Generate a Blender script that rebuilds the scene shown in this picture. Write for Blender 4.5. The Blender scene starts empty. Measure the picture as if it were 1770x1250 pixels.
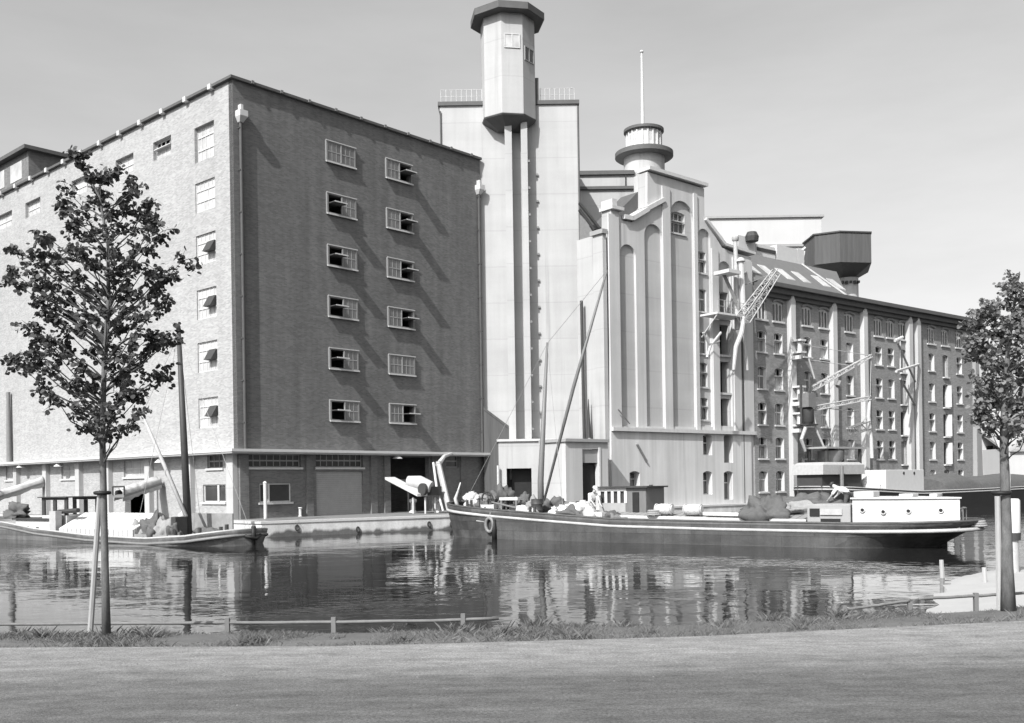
import bpy, bmesh, math, random
from mathutils import Vector, Matrix, noise
from mathutils.geometry import tessellate_polygon
R = random.Random(11)
rad = math.radians
SC = bpy.context.scene
COL = SC.collection

# ------------------------------------------------------------------ camera
CAM_H = 2.7                      # eye above the water (water is z = 0)
F, PX, PY, ROLL = 1735.0, 885.0, 834.0, 0.0150
cd = bpy.data.cameras.new('camera'); cam = bpy.data.objects.new('camera', cd); COL.objects.link(cam)
cd.sensor_width = 36.0; cd.lens = 36.0 * F / 1770.0
cd.shift_y = (PY - 625.0) / 1770.0
cd.clip_end = 3000
cam.matrix_world = Matrix.Translation((0, 0, CAM_H)) @ Matrix.Rotation(rad(90), 4, 'X') @ Matrix.Rotation(ROLL * -1, 4, 'Z')
SC.camera = cam

# ------------------------------------------------------------------ light
SUN_DIR = Vector((0.522, 0.876, -0.93)).normalized()   # the way the light travels
sun_el = math.asin(-SUN_DIR.z)
sun_az = math.atan2(-SUN_DIR.x, -SUN_DIR.y)            # from +Y towards +X
W = bpy.data.worlds.new('World'); SC.world = W; W.use_nodes = True
nt = W.node_tree
bg = nt.nodes['Background']; bg.inputs['Strength'].default_value = 0.15
sk = nt.nodes.new('ShaderNodeTexSky'); sk.sky_type = 'NISHITA'; sk.sun_disc = False
sk.sun_elevation = sun_el; sk.sun_rotation = sun_az; sk.air_density = 1.0; sk.dust_density = 3.5; sk.ozone_density = 1.0
lu_ = nt.nodes.new('ShaderNodeRGBToBW'); sc_ = nt.nodes.new('ShaderNodeSeparateColor'); bw = nt.nodes.new('ShaderNodeMix')   # film sensitivity: more blue than the eye, no colour
bw.inputs['Factor'].default_value = 0.6
nt.links.new(sk.outputs[0], lu_.inputs[0]); nt.links.new(sk.outputs[0], sc_.inputs[0]); nt.links.new(lu_.outputs[0], bw.inputs['A']); nt.links.new(sc_.outputs['Blue'], bw.inputs['B']); 
wc_ = nt.nodes.new('ShaderNodeTexCoord'); wm_ = nt.nodes.new('ShaderNodeMapping'); wm_.inputs['Scale'].default_value = (2.2, 2.2, 9.0)
wn_ = nt.nodes.new('ShaderNodeTexNoise'); wn_.inputs['Scale'].default_value = 1.6; wn_.inputs['Detail'].default_value = 6; wn_.inputs['Roughness'].default_value = 0.6
nt.links.new(wc_.outputs['Generated'], wm_.inputs['Vector']); nt.links.new(wm_.outputs[0], wn_.inputs['Vector'])
wr_ = nt.nodes.new('ShaderNodeMapRange'); wr_.inputs['From Min'].default_value = 0.3; wr_.inputs['From Max'].default_value = 0.75; wr_.inputs['To Min'].default_value = 0.96; wr_.inputs['To Max'].default_value = 1.09
wx_ = nt.nodes.new('ShaderNodeMath'); wx_.operation = 'MULTIPLY'
nt.links.new(wn_.outputs['Fac'], wr_.inputs['Value']); nt.links.new(bw.outputs['Result'], wx_.inputs[0]); nt.links.new(wr_.outputs[0], wx_.inputs[1]); nt.links.new(wx_.outputs[0], bg.inputs['Color'])   # thin high haze
sl = bpy.data.lights.new('sun', 'SUN'); sl.energy = 5.0; sl.angle = rad(0.5); sl.color = (1, 0.995, 0.985)
so = bpy.data.objects.new('sun', sl); COL.objects.link(so)
so.rotation_euler = SUN_DIR.to_track_quat('-Z', 'Y').to_euler(); so.location = (-40, -60, 80)
SC.view_settings.view_transform = 'Standard'; SC.view_settings.look = 'None'
SC.view_settings.exposure = 0.40; SC.view_settings.gamma = 1.0; SC.view_settings.use_curve_mapping = False

# ------------------------------------------------------------------ measuring helpers (surveyed from the photograph)
CR, SR = math.cos(ROLL), math.sin(ROLL)
def ray(px, py):
    u = (px - PX) / F; v = (PY - py) / F
    return u * CR + v * SR, -u * SR + v * CR
def P(px, py, Y):
    a, b = ray(px, py); return Vector((a * Y, Y, CAM_H + b * Y))
def G(px, py, z):
    a, b = ray(px, py); Y = (z - CAM_H) / b; return Vector((a * Y, Y, z))
class Wall:
    """vertical plane: x along d, y inward (away from the viewer), z up"""
    def __init__(s, A, d):
        s.A = Vector((A[0], A[1])); s.d = Vector(d).normalized(); s.n = Vector((-s.d.y, s.d.x))
    def tz(s, px, py):
        a, b = ray(px, py)
        t = (a * s.A.y - s.A.x) / (s.d.x - a * s.d.y)
        return t, CAM_H + b * (s.A.y + t * s.d.y)
    def t(s, px, py=700): return s.tz(px, py)[0]
    def z(s, px, py): return s.tz(px, py)[1]
    def rect(s, x0, y0, x1, y1):
        ym = (y0 + y1) / 2
        return s.t(x0, ym), s.t(x1, ym), s.z(x0, y1), s.z(x0, y0)
    def M(s, z=0.0):
        return Matrix(((s.d.x, s.n.x, 0, s.A.x), (s.d.y, s.n.y, 0, s.A.y), (0, 0, 1, z), (0, 0, 0, 1)))
    def off(s, k): return Wall(s.A + s.n * k, s.d)
    def w(s, t, y, z): 
        q = s.A + s.d * t + s.n * y; return Vector((q.x, q.y, z))

# ------------------------------------------------------------------ mesh builder
WLOC = {}
class MB:
    def __init__(s, M=None): s.v = []; s.f = []; s.M = M or Matrix()
    def add(s, vs, fs):
        o = len(s.v); M = s.M
        s.v += [M @ Vector(p) for p in vs]; s.f += [tuple(i + o for i in f) for f in fs]; return s
    def box(s, x0, x1, y0, y1, z0, z1):
        return s.add([(x0,y0,z0),(x1,y0,z0),(x1,y1,z0),(x0,y1,z0),(x0,y0,z1),(x1,y0,z1),(x1,y1,z1),(x0,y1,z1)],
            [(0,3,2,1),(4,5,6,7),(0,1,5,4),(1,2,6,5),(2,3,7,6),(3,0,4,7)])
    def prism(s, outer, holes, y0, y1):
        loops = [outer] + list(holes)
        tris = tessellate_polygon([[Vector((p[0], p[1], 0)) for p in l] for l in loops])
        flat = [p for l in loops for p in l]; n = len(flat)
        vs = [(p[0], y0, p[1]) for p in flat] + [(p[0], y1, p[1]) for p in flat]
        fs = [tuple(t) for t in tris] + [tuple(i + n for i in reversed(t)) for t in tris]
        o = 0
        for l in loops:
            m = len(l)
            for i in range(m):
                a, b = o + i, o + (i + 1) % m
                fs.append((a, b, b + n, a + n))
            o += m
        return s.add(vs, fs)
    def slab(s, poly, z0, z1):      # horizontal polygon given in x, y
        n = len(poly)
        tris = tessellate_polygon([[Vector((p[0], p[1], 0)) for p in poly]])
        vs = [(p[0], p[1], z0) for p in poly] + [(p[0], p[1], z1) for p in poly]
        fs = [tuple(t) for t in tris] + [tuple(i + n for i in t) for t in tris]
        fs += [(i, (i + 1) % n, (i + 1) % n + n, i + n) for i in range(n)]
        return s.add(vs, fs)
    def cyl(s, p0, p1, r0, r1=None, n=10): return s.tube([p0, p1], [r0, r0 if r1 is None else r1], n)
    def tube(s, pts, rs, n=8, closed=False):
        pts = [Vector(p) for p in pts]
        if not hasattr(rs, '__len__'): rs = [rs] * len(pts)
        vs, fs = [], []; m = len(pts); up = None
        for i, p in enumerate(pts):
            if closed: d = pts[(i + 1) % m] - pts[i - 1]
            else: d = pts[min(i + 1, m - 1)] - pts[max(i - 1, 0)]
            d.normalize()
            if up is None:
                up = Vector((0, 0, 1)) if abs(d.z) < 0.9 else Vector((1, 0, 0))
            a = (up - d * up.dot(d)).normalized(); b = d.cross(a); up = a
            for k in range(n):
                t = 2 * math.pi * k / n
                vs.append(p + (a * math.cos(t) + b * math.sin(t)) * rs[i])
        for i in range(m if closed else m - 1):
            j = (i + 1) % m
            for k in range(n):
                l = (k + 1) % n
                fs.append((i*n+k, i*n+l, j*n+l, j*n+k))
        if not closed:
            fs.append(tuple(reversed(range(n)))); fs.append(tuple((m-1)*n+k for k in range(n)))
        return s.add(vs, fs)
    def lathe(s, prof, c=(0,0,0), n=24, a0=0.0, sx=1, sy=1):
        vs, fs = [], []; m = len(prof)
        for r, z in prof:
            for k in range(n):
                t = a0 + 2 * math.pi * k / n
                vs.append((c[0] + r*math.cos(t)*sx, c[1] + r*math.sin(t)*sy, c[2] + z))
        for i in range(m - 1):
            for k in range(n):
                l = (k + 1) % n; fs.append((i*n+k, i*n+l, (i+1)*n+l, (i+1)*n+k))
        fs.append(tuple(reversed(range(n)))); fs.append(tuple((m-1)*n+k for k in range(n)))
        return s.add(vs, fs)
    def blob(s, c, rx, ry, rz, rough=0.2, n=2, seed=0, rot=0.0, flat=False):
        bm = bmesh.new(); bmesh.ops.create_icosphere(bm, subdivisions=n, radius=1)
        vs = []
        for v in bm.verts:
            q = v.co.normalized(); o_ = Vector((seed * 3.1, seed, 1.3)); k = 1 + rough * (noise.noise(q * 1.7 + o_) * 1.5 + noise.noise(q * 4.1 + o_) * 0.55 + noise.noise(q * 9.0 + o_) * 0.3)
            x, y, z = q.x*rx*k, q.y*ry*k, q.z*rz*k
            if flat and z < -rz*0.45: z = -rz*0.45
            vs.append((c[0] + x*math.cos(rot) - y*math.sin(rot), c[1] + x*math.sin(rot) + y*math.cos(rot), c[2] + z))
        fs = [tuple(v.index for v in f.verts) for f in bm.faces]; bm.free()
        return s.add(vs, fs)
    def build(s, name, m, parent=None, smooth=False, recalc=True, bevel=0, label=None):
        if parent is not None: loc = WLOC[parent.name]
        else:
            xs = [v.x for v in s.v]; ys = [v.y for v in s.v]
            loc = Vector(((min(xs)+max(xs))/2, (min(ys)+max(ys))/2, min(v.z for v in s.v)))
        me = bpy.data.meshes.new(name)
        me.from_pydata([v - loc for v in s.v], [], s.f)
        if recalc:
            bm = bmesh.new(); bm.from_mesh(me); bmesh.ops.recalc_face_normals(bm, faces=bm.faces); bm.to_mesh(me); bm.free()
        if smooth:
            for p in me.polygons: p.use_smooth = True
        me.materials.append(m)
        o = bpy.data.objects.new(name, me); COL.objects.link(o)
        if parent is not None: o.parent = parent
        else: o.location = loc
        WLOC[o.name] = loc
        if bevel:
            b = o.modifiers.new('bevel', 'BEVEL'); b.width = bevel; b.segments = 2; b.limit_method = 'ANGLE'
        if smooth == 2:
            e = o.modifiers.new('split', 'EDGE_SPLIT'); e.split_angle = rad(40)
        if label: o['label'] = label
        return o
def islands(mb):
    par = list(range(len(mb.v)))
    def find(i):
        while par[i] != i: par[i] = par[par[i]]; i = par[i]
        return i
    for f in mb.f:
        for j in f[1:]: par[find(j)] = find(f[0])
    gr = {}
    for f in mb.f: gr.setdefault(find(f[0]), []).append(f)
    out = []
    for fs in gr.values():
        ids = sorted({i for f in fs for i in f}); ix = {i: k for k, i in enumerate(ids)}
        q = MB(); q.v = [mb.v[i] for i in ids]; q.f = [tuple(ix[i] for i in f) for f in fs]; out.append(q)
    return out
def each(mb, name, m, parent, **kw):
    return [q.build(name, m, parent, **kw) for q in islands(mb)]
def tag(o, label, cat, group=None, kind=None):
    if label: o['label'] = label
    if cat: o['category'] = cat
    if group: o['group'] = group
    if kind: o['kind'] = kind
    return o
def thing(name, label, cat, loc, group=None):
    o = bpy.data.objects.new(name, None); COL.objects.link(o); o.location = loc; o.empty_display_size = 0.3
    WLOC[o.name] = Vector(loc); return tag(o, label, cat, group)
def arch(x0, x1, z0, z1, rise, n=8):
    """opening outline: straight sides, a (segmental or round) arched head of the given rise"""
    w = (x1 - x0) / 2; cx = (x0 + x1) / 2
    if rise <= 0.001: return [(x0, z0), (x1, z0), (x1, z1), (x0, z1)]
    r = (w * w + rise * rise) / (2 * rise); cz = z1 - r; a = math.asin(min(1, w / r))
    if rise > r: a = math.pi - a
    return [(x0, z0), (x1, z0)] + [(cx + r * math.sin(a - 2*a*i/n), cz + r * math.cos(a - 2*a*i/n)) for i in range(n + 1)]

# ------------------------------------------------------------------ materials (a black-and-white world: all neutral greys)
def nodes(name, rough=0.8, spec=0.3):
    m = bpy.data.materials.new(name); m.use_nodes = True
    t = m.node_tree; b = t.nodes['Principled BSDF']; b.inputs['Roughness'].default_value = rough
    b.inputs['Specular IOR Level'].default_value = spec
    return m, t, b
def N(t, kind, **kw):
    n = t.nodes.new(kind)
    for k, v in kw.items():
        if k in n.inputs: n.inputs[k].default_value = v
        else: setattr(n, k, v)
    return n
def math_n(t, op, a, b=None):
    n = N(t, 'ShaderNodeMath', operation=op)
    for i, q in enumerate((a, b)):
        if q is None: continue
        if isinstance(q, (int, float)): n.inputs[i].default_value = q
        else: t.links.new(q, n.inputs[i])
    return n.outputs[0]
def pos(t, sx=1, sy=1, sz=1):
    g = N(t, 'ShaderNodeNewGeometry'); mp = N(t, 'ShaderNodeMapping')
    mp.inputs['Scale'].default_value = (sx, sy, sz); t.links.new(g.outputs['Position'], mp.inputs['Vector']); return mp.outputs[0]
def nz(t, scale, detail=3, sx=1, sy=1, sz=1, r=0.55):
    n = N(t, 'ShaderNodeTexNoise'); n.inputs['Scale'].default_value = scale; n.inputs['Detail'].default_value = detail
    n.inputs['Roughness'].default_value = r; t.links.new(pos(t, sx, sy, sz), n.inputs['Vector']); return n.outputs['Fac']
def grey(t, b, val, tint=(1, 1, 1)):
    c = N(t, 'ShaderNodeCombineColor')
    for i in range(3): t.links.new(math_n(t, 'MULTIPLY', val, tint[i]), c.inputs[i])
    t.links.new(c.outputs[0], b.inputs['Base Color'])
def spread(t, fac, amt):                # noise 0..1 -> multiplier 1 +- amt
    return math_n(t, 'ADD', math_n(t, 'MULTIPLY', math_n(t, 'SUBTRACT', fac, 0.5), amt * 2.4), 1.0)
def bump(t, b, h, strength, dist):
    n = N(t, 'ShaderNodeBump'); n.inputs['Strength'].default_value = strength; n.inputs['Distance'].default_value = dist
    t.links.new(h, n.inputs['Height']); t.links.new(n.outputs[0], b.inputs['Normal'])
def wall_vec(t):
    g = N(t, 'ShaderNodeNewGeometry'); sp = N(t, 'ShaderNodeSeparateXYZ'); sn = N(t, 'ShaderNodeSeparateXYZ')
    t.links.new(g.outputs['Position'], sp.inputs[0]); t.links.new(g.outputs['True Normal'], sn.inputs[0])
    u = math_n(t, 'SUBTRACT', math_n(t, 'MULTIPLY', sp.outputs[1], sn.outputs[0]), math_n(t, 'MULTIPLY', sp.outputs[0], sn.outputs[1]))
    c = N(t, 'ShaderNodeCombineXYZ'); t.links.new(u, c.inputs[0]); t.links.new(sp.outputs[2], c.inputs[1]); return c.outputs[0]
def m_brick(name, base, mortar=0.15, patch=0.12, streak=0.08):
    m, t, b = nodes(name, 0.9, 0.15)
    br = N(t, 'ShaderNodeTexBrick'); t.links.new(wall_vec(t), br.inputs['Vector'])
    br.inputs['Scale'].default_value = 1; br.inputs['Brick Width'].default_value = 0.23; br.inputs['Row Height'].default_value = 0.072
    br.inputs['Mortar Size'].default_value = 0.008; br.inputs['Mortar Smooth'].default_value = 0.3
    br.inputs['Color1'].default_value = (0.82,)*3 + (1,); br.inputs['Color2'].default_value = (1.14,)*3 + (1,)
    br.inputs['Mortar'].default_value = (1 + mortar,)*3 + (1,)
    s = N(t, 'ShaderNodeRGBToBW'); t.links.new(br.outputs['Color'], s.inputs[0])
    v = math_n(t, 'MULTIPLY', s.outputs[0], base)
    v = math_n(t, 'MULTIPLY', v, spread(t, nz(t, 0.16, 4), patch))
    v = math_n(t, 'MULTIPLY', v, spread(t, nz(t, 1.6, 4, 1, 1, 0.06), streak))
    v = math_n(t, 'MULTIPLY', v, spread(t, nz(t, 1.3, 5, 0.5, 0.5, 3.0), 0.14))
    grey(t, b, v); bump(t, b, br.outputs['Fac'], 0.3, 0.006); return m
def m_plaster(name, base, patch=0.08, streak=0.1, fine=0.05, rough=0.85, courses=0.0, joints=0.0, soot=0.0):
    m, t, b = nodes(name, rough, 0.2)
    v = math_n(t, 'MULTIPLY', spread(t, nz(t, 0.3, 5), patch), base)
    v = math_n(t, 'MULTIPLY', v, spread(t, nz(t, 2.2, 5, 1, 1, 0.05), streak))
    v = math_n(t, 'MULTIPLY', v, spread(t, nz(t, 14, 3), fine))
    if courses:
        v = math_n(t, 'MULTIPLY', v, spread(t, nz(t, 1.1, 2, 0.02, 0.02, 1.0), courses))
    if soot:
        mr = N(t, 'ShaderNodeMapRange'); mr.interpolation_type = 'SMOOTHSTEP'; mr.inputs['From Min'].default_value = 0.56; mr.inputs['From Max'].default_value = 0.72; mr.inputs['To Min'].default_value = 1.0; mr.inputs['To Max'].default_value = 1 - soot
        t.links.new(nz(t, 1.3, 6, 1, 1, 0.035, 0.65), mr.inputs['Value']); v = math_n(t, 'MULTIPLY', v, mr.outputs[0])
    if joints:
        g = N(t, 'ShaderNodeNewGeometry'); sp = N(t, 'ShaderNodeSeparateXYZ'); t.links.new(g.outputs['Position'], sp.inputs[0])
        fr = math_n(t, 'FRACT', math_n(t, 'ADD', math_n(t, 'DIVIDE', sp.outputs[2], joints), math_n(t, 'MULTIPLY', nz(t, 2.0, 2), 0.02)))
        v = math_n(t, 'MULTIPLY', v, math_n(t, 'SUBTRACT', 1.0, math_n(t, 'MULTIPLY', math_n(t, 'LESS_THAN', fr, 0.03), 0.10)))
    grey(t, b, v); return m
def m_plain(name, base, rough=0.6, amt=0.12, scale=5.0, spec=0.3, metal=0.0, sx=1, sy=1, sz=1):
    m, t, b = nodes(name, rough, spec)
    v = math_n(t, 'MULTIPLY', spread(t, nz(t, scale, 5, sx, sy, sz), amt), base)
    v = math_n(t, 'MULTIPLY', v, spread(t, nz(t, scale * 7, 2, sx, sy, sz), amt * 0.5))
    b.inputs['Metallic'].default_value = metal
    grey(t, b, v); return m
K = {}
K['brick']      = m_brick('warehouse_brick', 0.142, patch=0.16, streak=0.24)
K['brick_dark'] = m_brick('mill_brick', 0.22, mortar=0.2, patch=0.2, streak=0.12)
K['brick_sunlit'] = m_brick('warehouse_brick_sunlit', 0.315, mortar=0.06, patch=0.10, streak=0.10)  # sunlit copy of the warehouse brick: sunlight put into the lighter colour
K['white_wall'] = m_plaster('white_render', 0.375, 0.16, 0.10, courses=0.07, joints=2.6, soot=0.22)
K['grey_wall']  = m_plaster('grey_render', 0.44, 0.14, 0.16, soot=0.2)
K['stain_wall'] = m_plaster('stained_whitewash', 0.49, 0.16, 0.28, soot=0.3)
K['far_wall']   = m_plaster('far_render', 0.44, 0.08, 0.06)
def m_quay():
    m, t, b = nodes('quay_concrete', 0.85, 0.2)
    v = math_n(t, 'MULTIPLY', spread(t, nz(t, 0.3, 5), 0.3), 0.48); v = math_n(t, 'MULTIPLY', v, spread(t, nz(t, 1.6, 5, 1, 1, 0.12), 0.4)); v = math_n(t, 'MULTIPLY', v, spread(t, nz(t, 12, 4), 0.2))
    g = N(t, 'ShaderNodeNewGeometry'); sp = N(t, 'ShaderNodeSeparateXYZ'); t.links.new(g.outputs['Position'], sp.inputs[0])
    zz = math_n(t, 'SUBTRACT', sp.outputs[2], math_n(t, 'MULTIPLY', math_n(t, 'SUBTRACT', nz(t, 0.55, 5, 1, 1, 0.2), 0.48), 1.5))   # weed and tide-line grime with a ragged edge
    mr = N(t, 'ShaderNodeMapRange'); mr.inputs['From Min'].default_value = 0.06; mr.inputs['From Max'].default_value = 0.22; mr.inputs['To Min'].default_value = 0.22; mr.inputs['To Max'].default_value = 1.0
    t.links.new(zz, mr.inputs['Value']); grey(t, b, math_n(t, 'MULTIPLY', v, mr.outputs[0])); return m
K['concrete']   = m_quay()
K['paving']     = m_plain('quay_paving', 0.17, 0.9, 0.2, 1.3)
K['white']      = m_plain('white_paint', 0.50, 0.5, 0.07, 3.0)
K['offwhite']   = m_plain('worn_white_paint', 0.46, 0.6, 0.16, 4.0)
K['canvas']     = m_plain('canvas', 0.40, 0.9, 0.2, 3.0)
K['canvas_dark']= m_plain('dark_canvas', 0.09, 0.85, 0.35, 4.0)
K['tarp_grey']  = m_plain('grey_canvas', 0.22, 0.9, 0.3, 3.0)
K['grey_paint'] = m_plain('grey_paint', 0.28, 0.6, 0.14, 3.0)
K['dark']       = m_plain('dark_paint', 0.045, 0.55, 0.25, 4.0)
K['black']      = m_plain('tar', 0.015, 0.6, 0.3, 4.0)
K['steel']      = m_plain('weathered_steel', 0.16, 0.5, 0.25, 5.0, 0.5)
K['pipe_dark']  = m_plain('dark_lead', 0.07, 0.6, 0.2, 4.0)
K['pipe']       = m_plain('pale_steel', 0.36, 0.5, 0.2, 5.0, 0.4)
K['coping']     = m_plain('coping', 0.09, 0.7, 0.2, 2.0)
K['slate']      = m_plain('slate_roof', 0.125, 0.7, 0.16, 2.5, 0.4)
K['board']      = m_plain('tank_boards', 0.075, 0.75, 0.4, 3.2, 0.3, 0, 1, 1, 0.04)
def m_hull(name, base, pw, ph):
    m, t, b = nodes(name, 0.45, 0.4)
    br = N(t, 'ShaderNodeTexBrick'); t.links.new(wall_vec(t), br.inputs['Vector']); br.inputs['Scale'].default_value = 1
    br.inputs['Brick Width'].default_value = pw; br.inputs['Row Height'].default_value = ph; br.inputs['Mortar Size'].default_value = 0.012; br.inputs['Mortar Smooth'].default_value = 0.6
    br.inputs['Color1'].default_value = (0.78,)*3 + (1,); br.inputs['Color2'].default_value = (1.2,)*3 + (1,); br.inputs['Mortar'].default_value = (0.5,)*3 + (1,)
    q = N(t, 'ShaderNodeRGBToBW'); t.links.new(br.outputs['Color'], q.inputs[0])
    v = math_n(t, 'MULTIPLY', q.outputs[0], base); v = math_n(t, 'MULTIPLY', v, spread(t, nz(t, 0.8, 5, 0.6, 0.6, 1.5), 0.6))
    v = math_n(t, 'MULTIPLY', v, spread(t, nz(t, 3.0, 5, 1, 1, 0.12), 0.5)); v = math_n(t, 'MULTIPLY', v, spread(t, nz(t, 14, 4, 1, 1, 1), 0.3))
    grey(t, b, v); bump(t, b, br.outputs['Fac'], 0.5, 0.01); return m
K['hull']       = m_hull('barge_hull', 0.062, 2.6, 0.42)
K['bulwark']    = m_plain('barge_bulwark', 0.07, 0.5, 0.5, 2.2, 0.4)
K['hull_pale']  = m_hull('sailing_barge_hull', 0.10, 3.4, 0.24)
K['strake']     = m_plain('rubbing_strake', 0.36, 0.6, 0.3, 2.0)
K['wood']       = m_plain('weathered_wood', 0.15, 0.8, 0.3, 4.0, 0.2, 0, 1, 1, 0.15)
K['wood_pale']  = m_plain('pale_wood', 0.33, 0.8, 0.22, 5.0, 0.2, 0, 1, 1, 0.12)
K['spar']       = m_plain('varnished_spar', 0.13, 0.5, 0.25, 3.0, 0.4, 0, 1, 1, 0.2)
K['bark']       = m_plain('bark', 0.115, 0.95, 0.6, 16.0, 0.15, 0, 1, 1, 0.35)
K['twig']       = m_plain('twig', 0.07, 0.9, 0.3, 20.0, 0.2)
K['rope']       = m_plain('rope', 0.25, 0.95, 0.3, 20.0, 0.1)
K['skin']       = m_plain('skin', 0.38, 0.6, 0.06, 10.0)
K['cloth']      = m_plain('white_cloth', 0.70, 0.9, 0.08, 9.0)
K['cloth_dark'] = m_plain('dark_cloth', 0.07, 0.9, 0.15, 9.0)
K['pilaster']   = m_plaster('pilaster_render', 0.27, 0.14, 0.16)
K['sand']       = m_plain('pale_sand', 0.34, 0.95, 0.10, 1.2)
def m_glass(name, base, rough=0.06):
    m, t, b = nodes(name, rough, 0.6)
    grey(t, b, math_n(t, 'MULTIPLY', spread(t, nz(t, 0.9, 2), 0.5), base)); bump(t, b, nz(t, 2.5, 2), 0.04, 0.05); return m
K['glass'] = m_glass('window_glass', 0.05)
K['glass_pale'] = m_glass('frosted_glass', 0.42, 0.25)
def m_leaf(name, base):
    m, t, b = nodes(name, 0.6, 0.25)
    o = N(t, 'ShaderNodeNewGeometry')
    v = math_n(t, 'MULTIPLY', math_n(t, 'ADD', math_n(t, 'MULTIPLY', o.outputs['Random Per Island'], 0.9), 0.55), base)
    grey(t, b, v)
    tr = N(t, 'ShaderNodeBsdfTranslucent'); tr.inputs['Color'].default_value = (base*1.1,)*3 + (1,)
    mx = N(t, 'ShaderNodeMixShader'); mx.inputs[0].default_value = 0.25
    t.links.new(b.outputs[0], mx.inputs[1]); t.links.new(tr.outputs[0], mx.inputs[2])
    t.links.new(mx.outputs[0], t.nodes['Material Output'].inputs['Surface']); return m
K['leaf'] = m_leaf('linden_leaf', 0.062)
K['leaf_pale'] = m_leaf('pale_leaf', 0.155)
K['grass'] = m_leaf('grass_blade', 0.14)
def m_road():
    m, t, b = nodes('road_surface', 0.9, 0.25)
    g = N(t, 'ShaderNodeNewGeometry'); sp = N(t, 'ShaderNodeSeparateXYZ'); t.links.new(g.outputs['Position'], sp.inputs[0])
    # loose pale grit gathers along the verge; the middle of the carriageway is worn dark
    e = math_n(t, 'SUBTRACT', sp.outputs[1], math_n(t, 'ADD', math_n(t, 'MULTIPLY', sp.outputs[0], 0.06), 10.6))
    e = math_n(t, 'ADD', e, math_n(t, 'MULTIPLY', math_n(t, 'SUBTRACT', nz(t, 0.5, 4, 0.4, 1, 1), 0.5), 2.2))
    mr = N(t, 'ShaderNodeMapRange'); mr.interpolation_type = 'SMOOTHSTEP'
    mr.inputs['From Min'].default_value = -2.6; mr.inputs['From Max'].default_value = -0.3
    mr.inputs['To Min'].default_value = 0.092; mr.inputs['To Max'].default_value = 0.195
    t.links.new(e, mr.inputs['Value'])
    v = math_n(t, 'MULTIPLY', mr.outputs[0], spread(t, nz(t, 0.9, 5, 0.25, 1.8, 1), 0.16))
    v = math_n(t, 'MULTIPLY', v, spread(t, nz(t, 4.0, 9, 0.6, 1.4, 1, 0.75), 0.8))
    v = math_n(t, 'MULTIPLY', v, spread(t, nz(t, 38.0, 6, 1, 1, 1, 0.8), 1.25))
    v = math_n(t, 'MULTIPLY', v, spread(t, nz(t, 1.0, 4, 0.03, 2.6, 1), 0.3))
    grey(t, b, v); bump(t, b, nz(t, 60, 4), 0.6, 0.012); return m
K['road'] = m_road()
K['earth'] = m_plain('bank_earth', 0.10, 0.95, 0.3, 3.0)
def m_water():
    m, t, b = nodes('canal_water', 0.035, 0.5)
    b.inputs['Base Color'].default_value = (0.018, 0.018, 0.018, 1); b.inputs['IOR'].default_value = 1.34
    h = math_n(t, 'ADD', math_n(t, 'MULTIPLY', nz(t, 0.40, 3, 0.8, 1.15, 1), 1.0), math_n(t, 'MULTIPLY', nz(t, 2.6, 2, 0.8, 1.1, 1), 0.16))
    bump(t, b, h, 1.0, 0.026); return m
K['water'] = m_water()

def structure(name, mb, m, **kw):
    o = mb.build(name, m, **kw); o['kind'] = 'structure'; return o

# ================================================================== GROUND, WATER, ROAD
edge = [(-90, 15.0), (-40, 12.4), (-12, 11.1), (-5.5, 10.85), (-1.74, 10.6), (1.98, 10.9), (5.97, 11.7), (14, 13.6), (40, 21), (90, 36)]
def edge_y(x):
    for (x0, y0), (x1, y1) in zip(edge, edge[1:]):
        if x0 <= x <= x1: return y0 + (y1 - y0) * (x - x0) / (x1 - x0)
    return edge[-1][1]
GZ = 0.998
structure('water', MB().add([(-900, 5, 0), (900, 5, 0), (900, 1500, 0), (-900, 1500, 0)], [(0, 1, 2, 3)]), K['water'], recalc=False)
xs = [-90 + 180 * i / 180 for i in range(181)]
b = MB(); nx = len(xs)
b.add([(x, -40, GZ) for x in xs] + [(x, edge_y(x), GZ) for x in xs], [(i, i+1, nx+i+1, nx+i) for i in range(nx-1)])
structure('road', b, K['road'], recalc=False)
b = MB(); prof = [(0.0, 0.95), (0.25, 1.01), (0.9, 1.0), (1.3, 0.86), (2.2, 0.5), (3.6, -0.05), (5, -0.6)]
vs = []; fs = []
for i, x in enumerate(xs):
    for (dy, z) in prof: vs.append((x, edge_y(x) + dy, z + (0.05 * noise.noise(Vector((x*0.9, dy, 0))) if 0.2 < dy < 3 else 0)))
m_ = len(prof)
for i in range(nx - 1):
    for k in range(m_ - 1): fs.append((i*m_+k, (i+1)*m_+k, (i+1)*m_+k+1, i*m_+k+1))
structure('bank', b.add(vs, fs), K['earth'], recalc=False)
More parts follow.
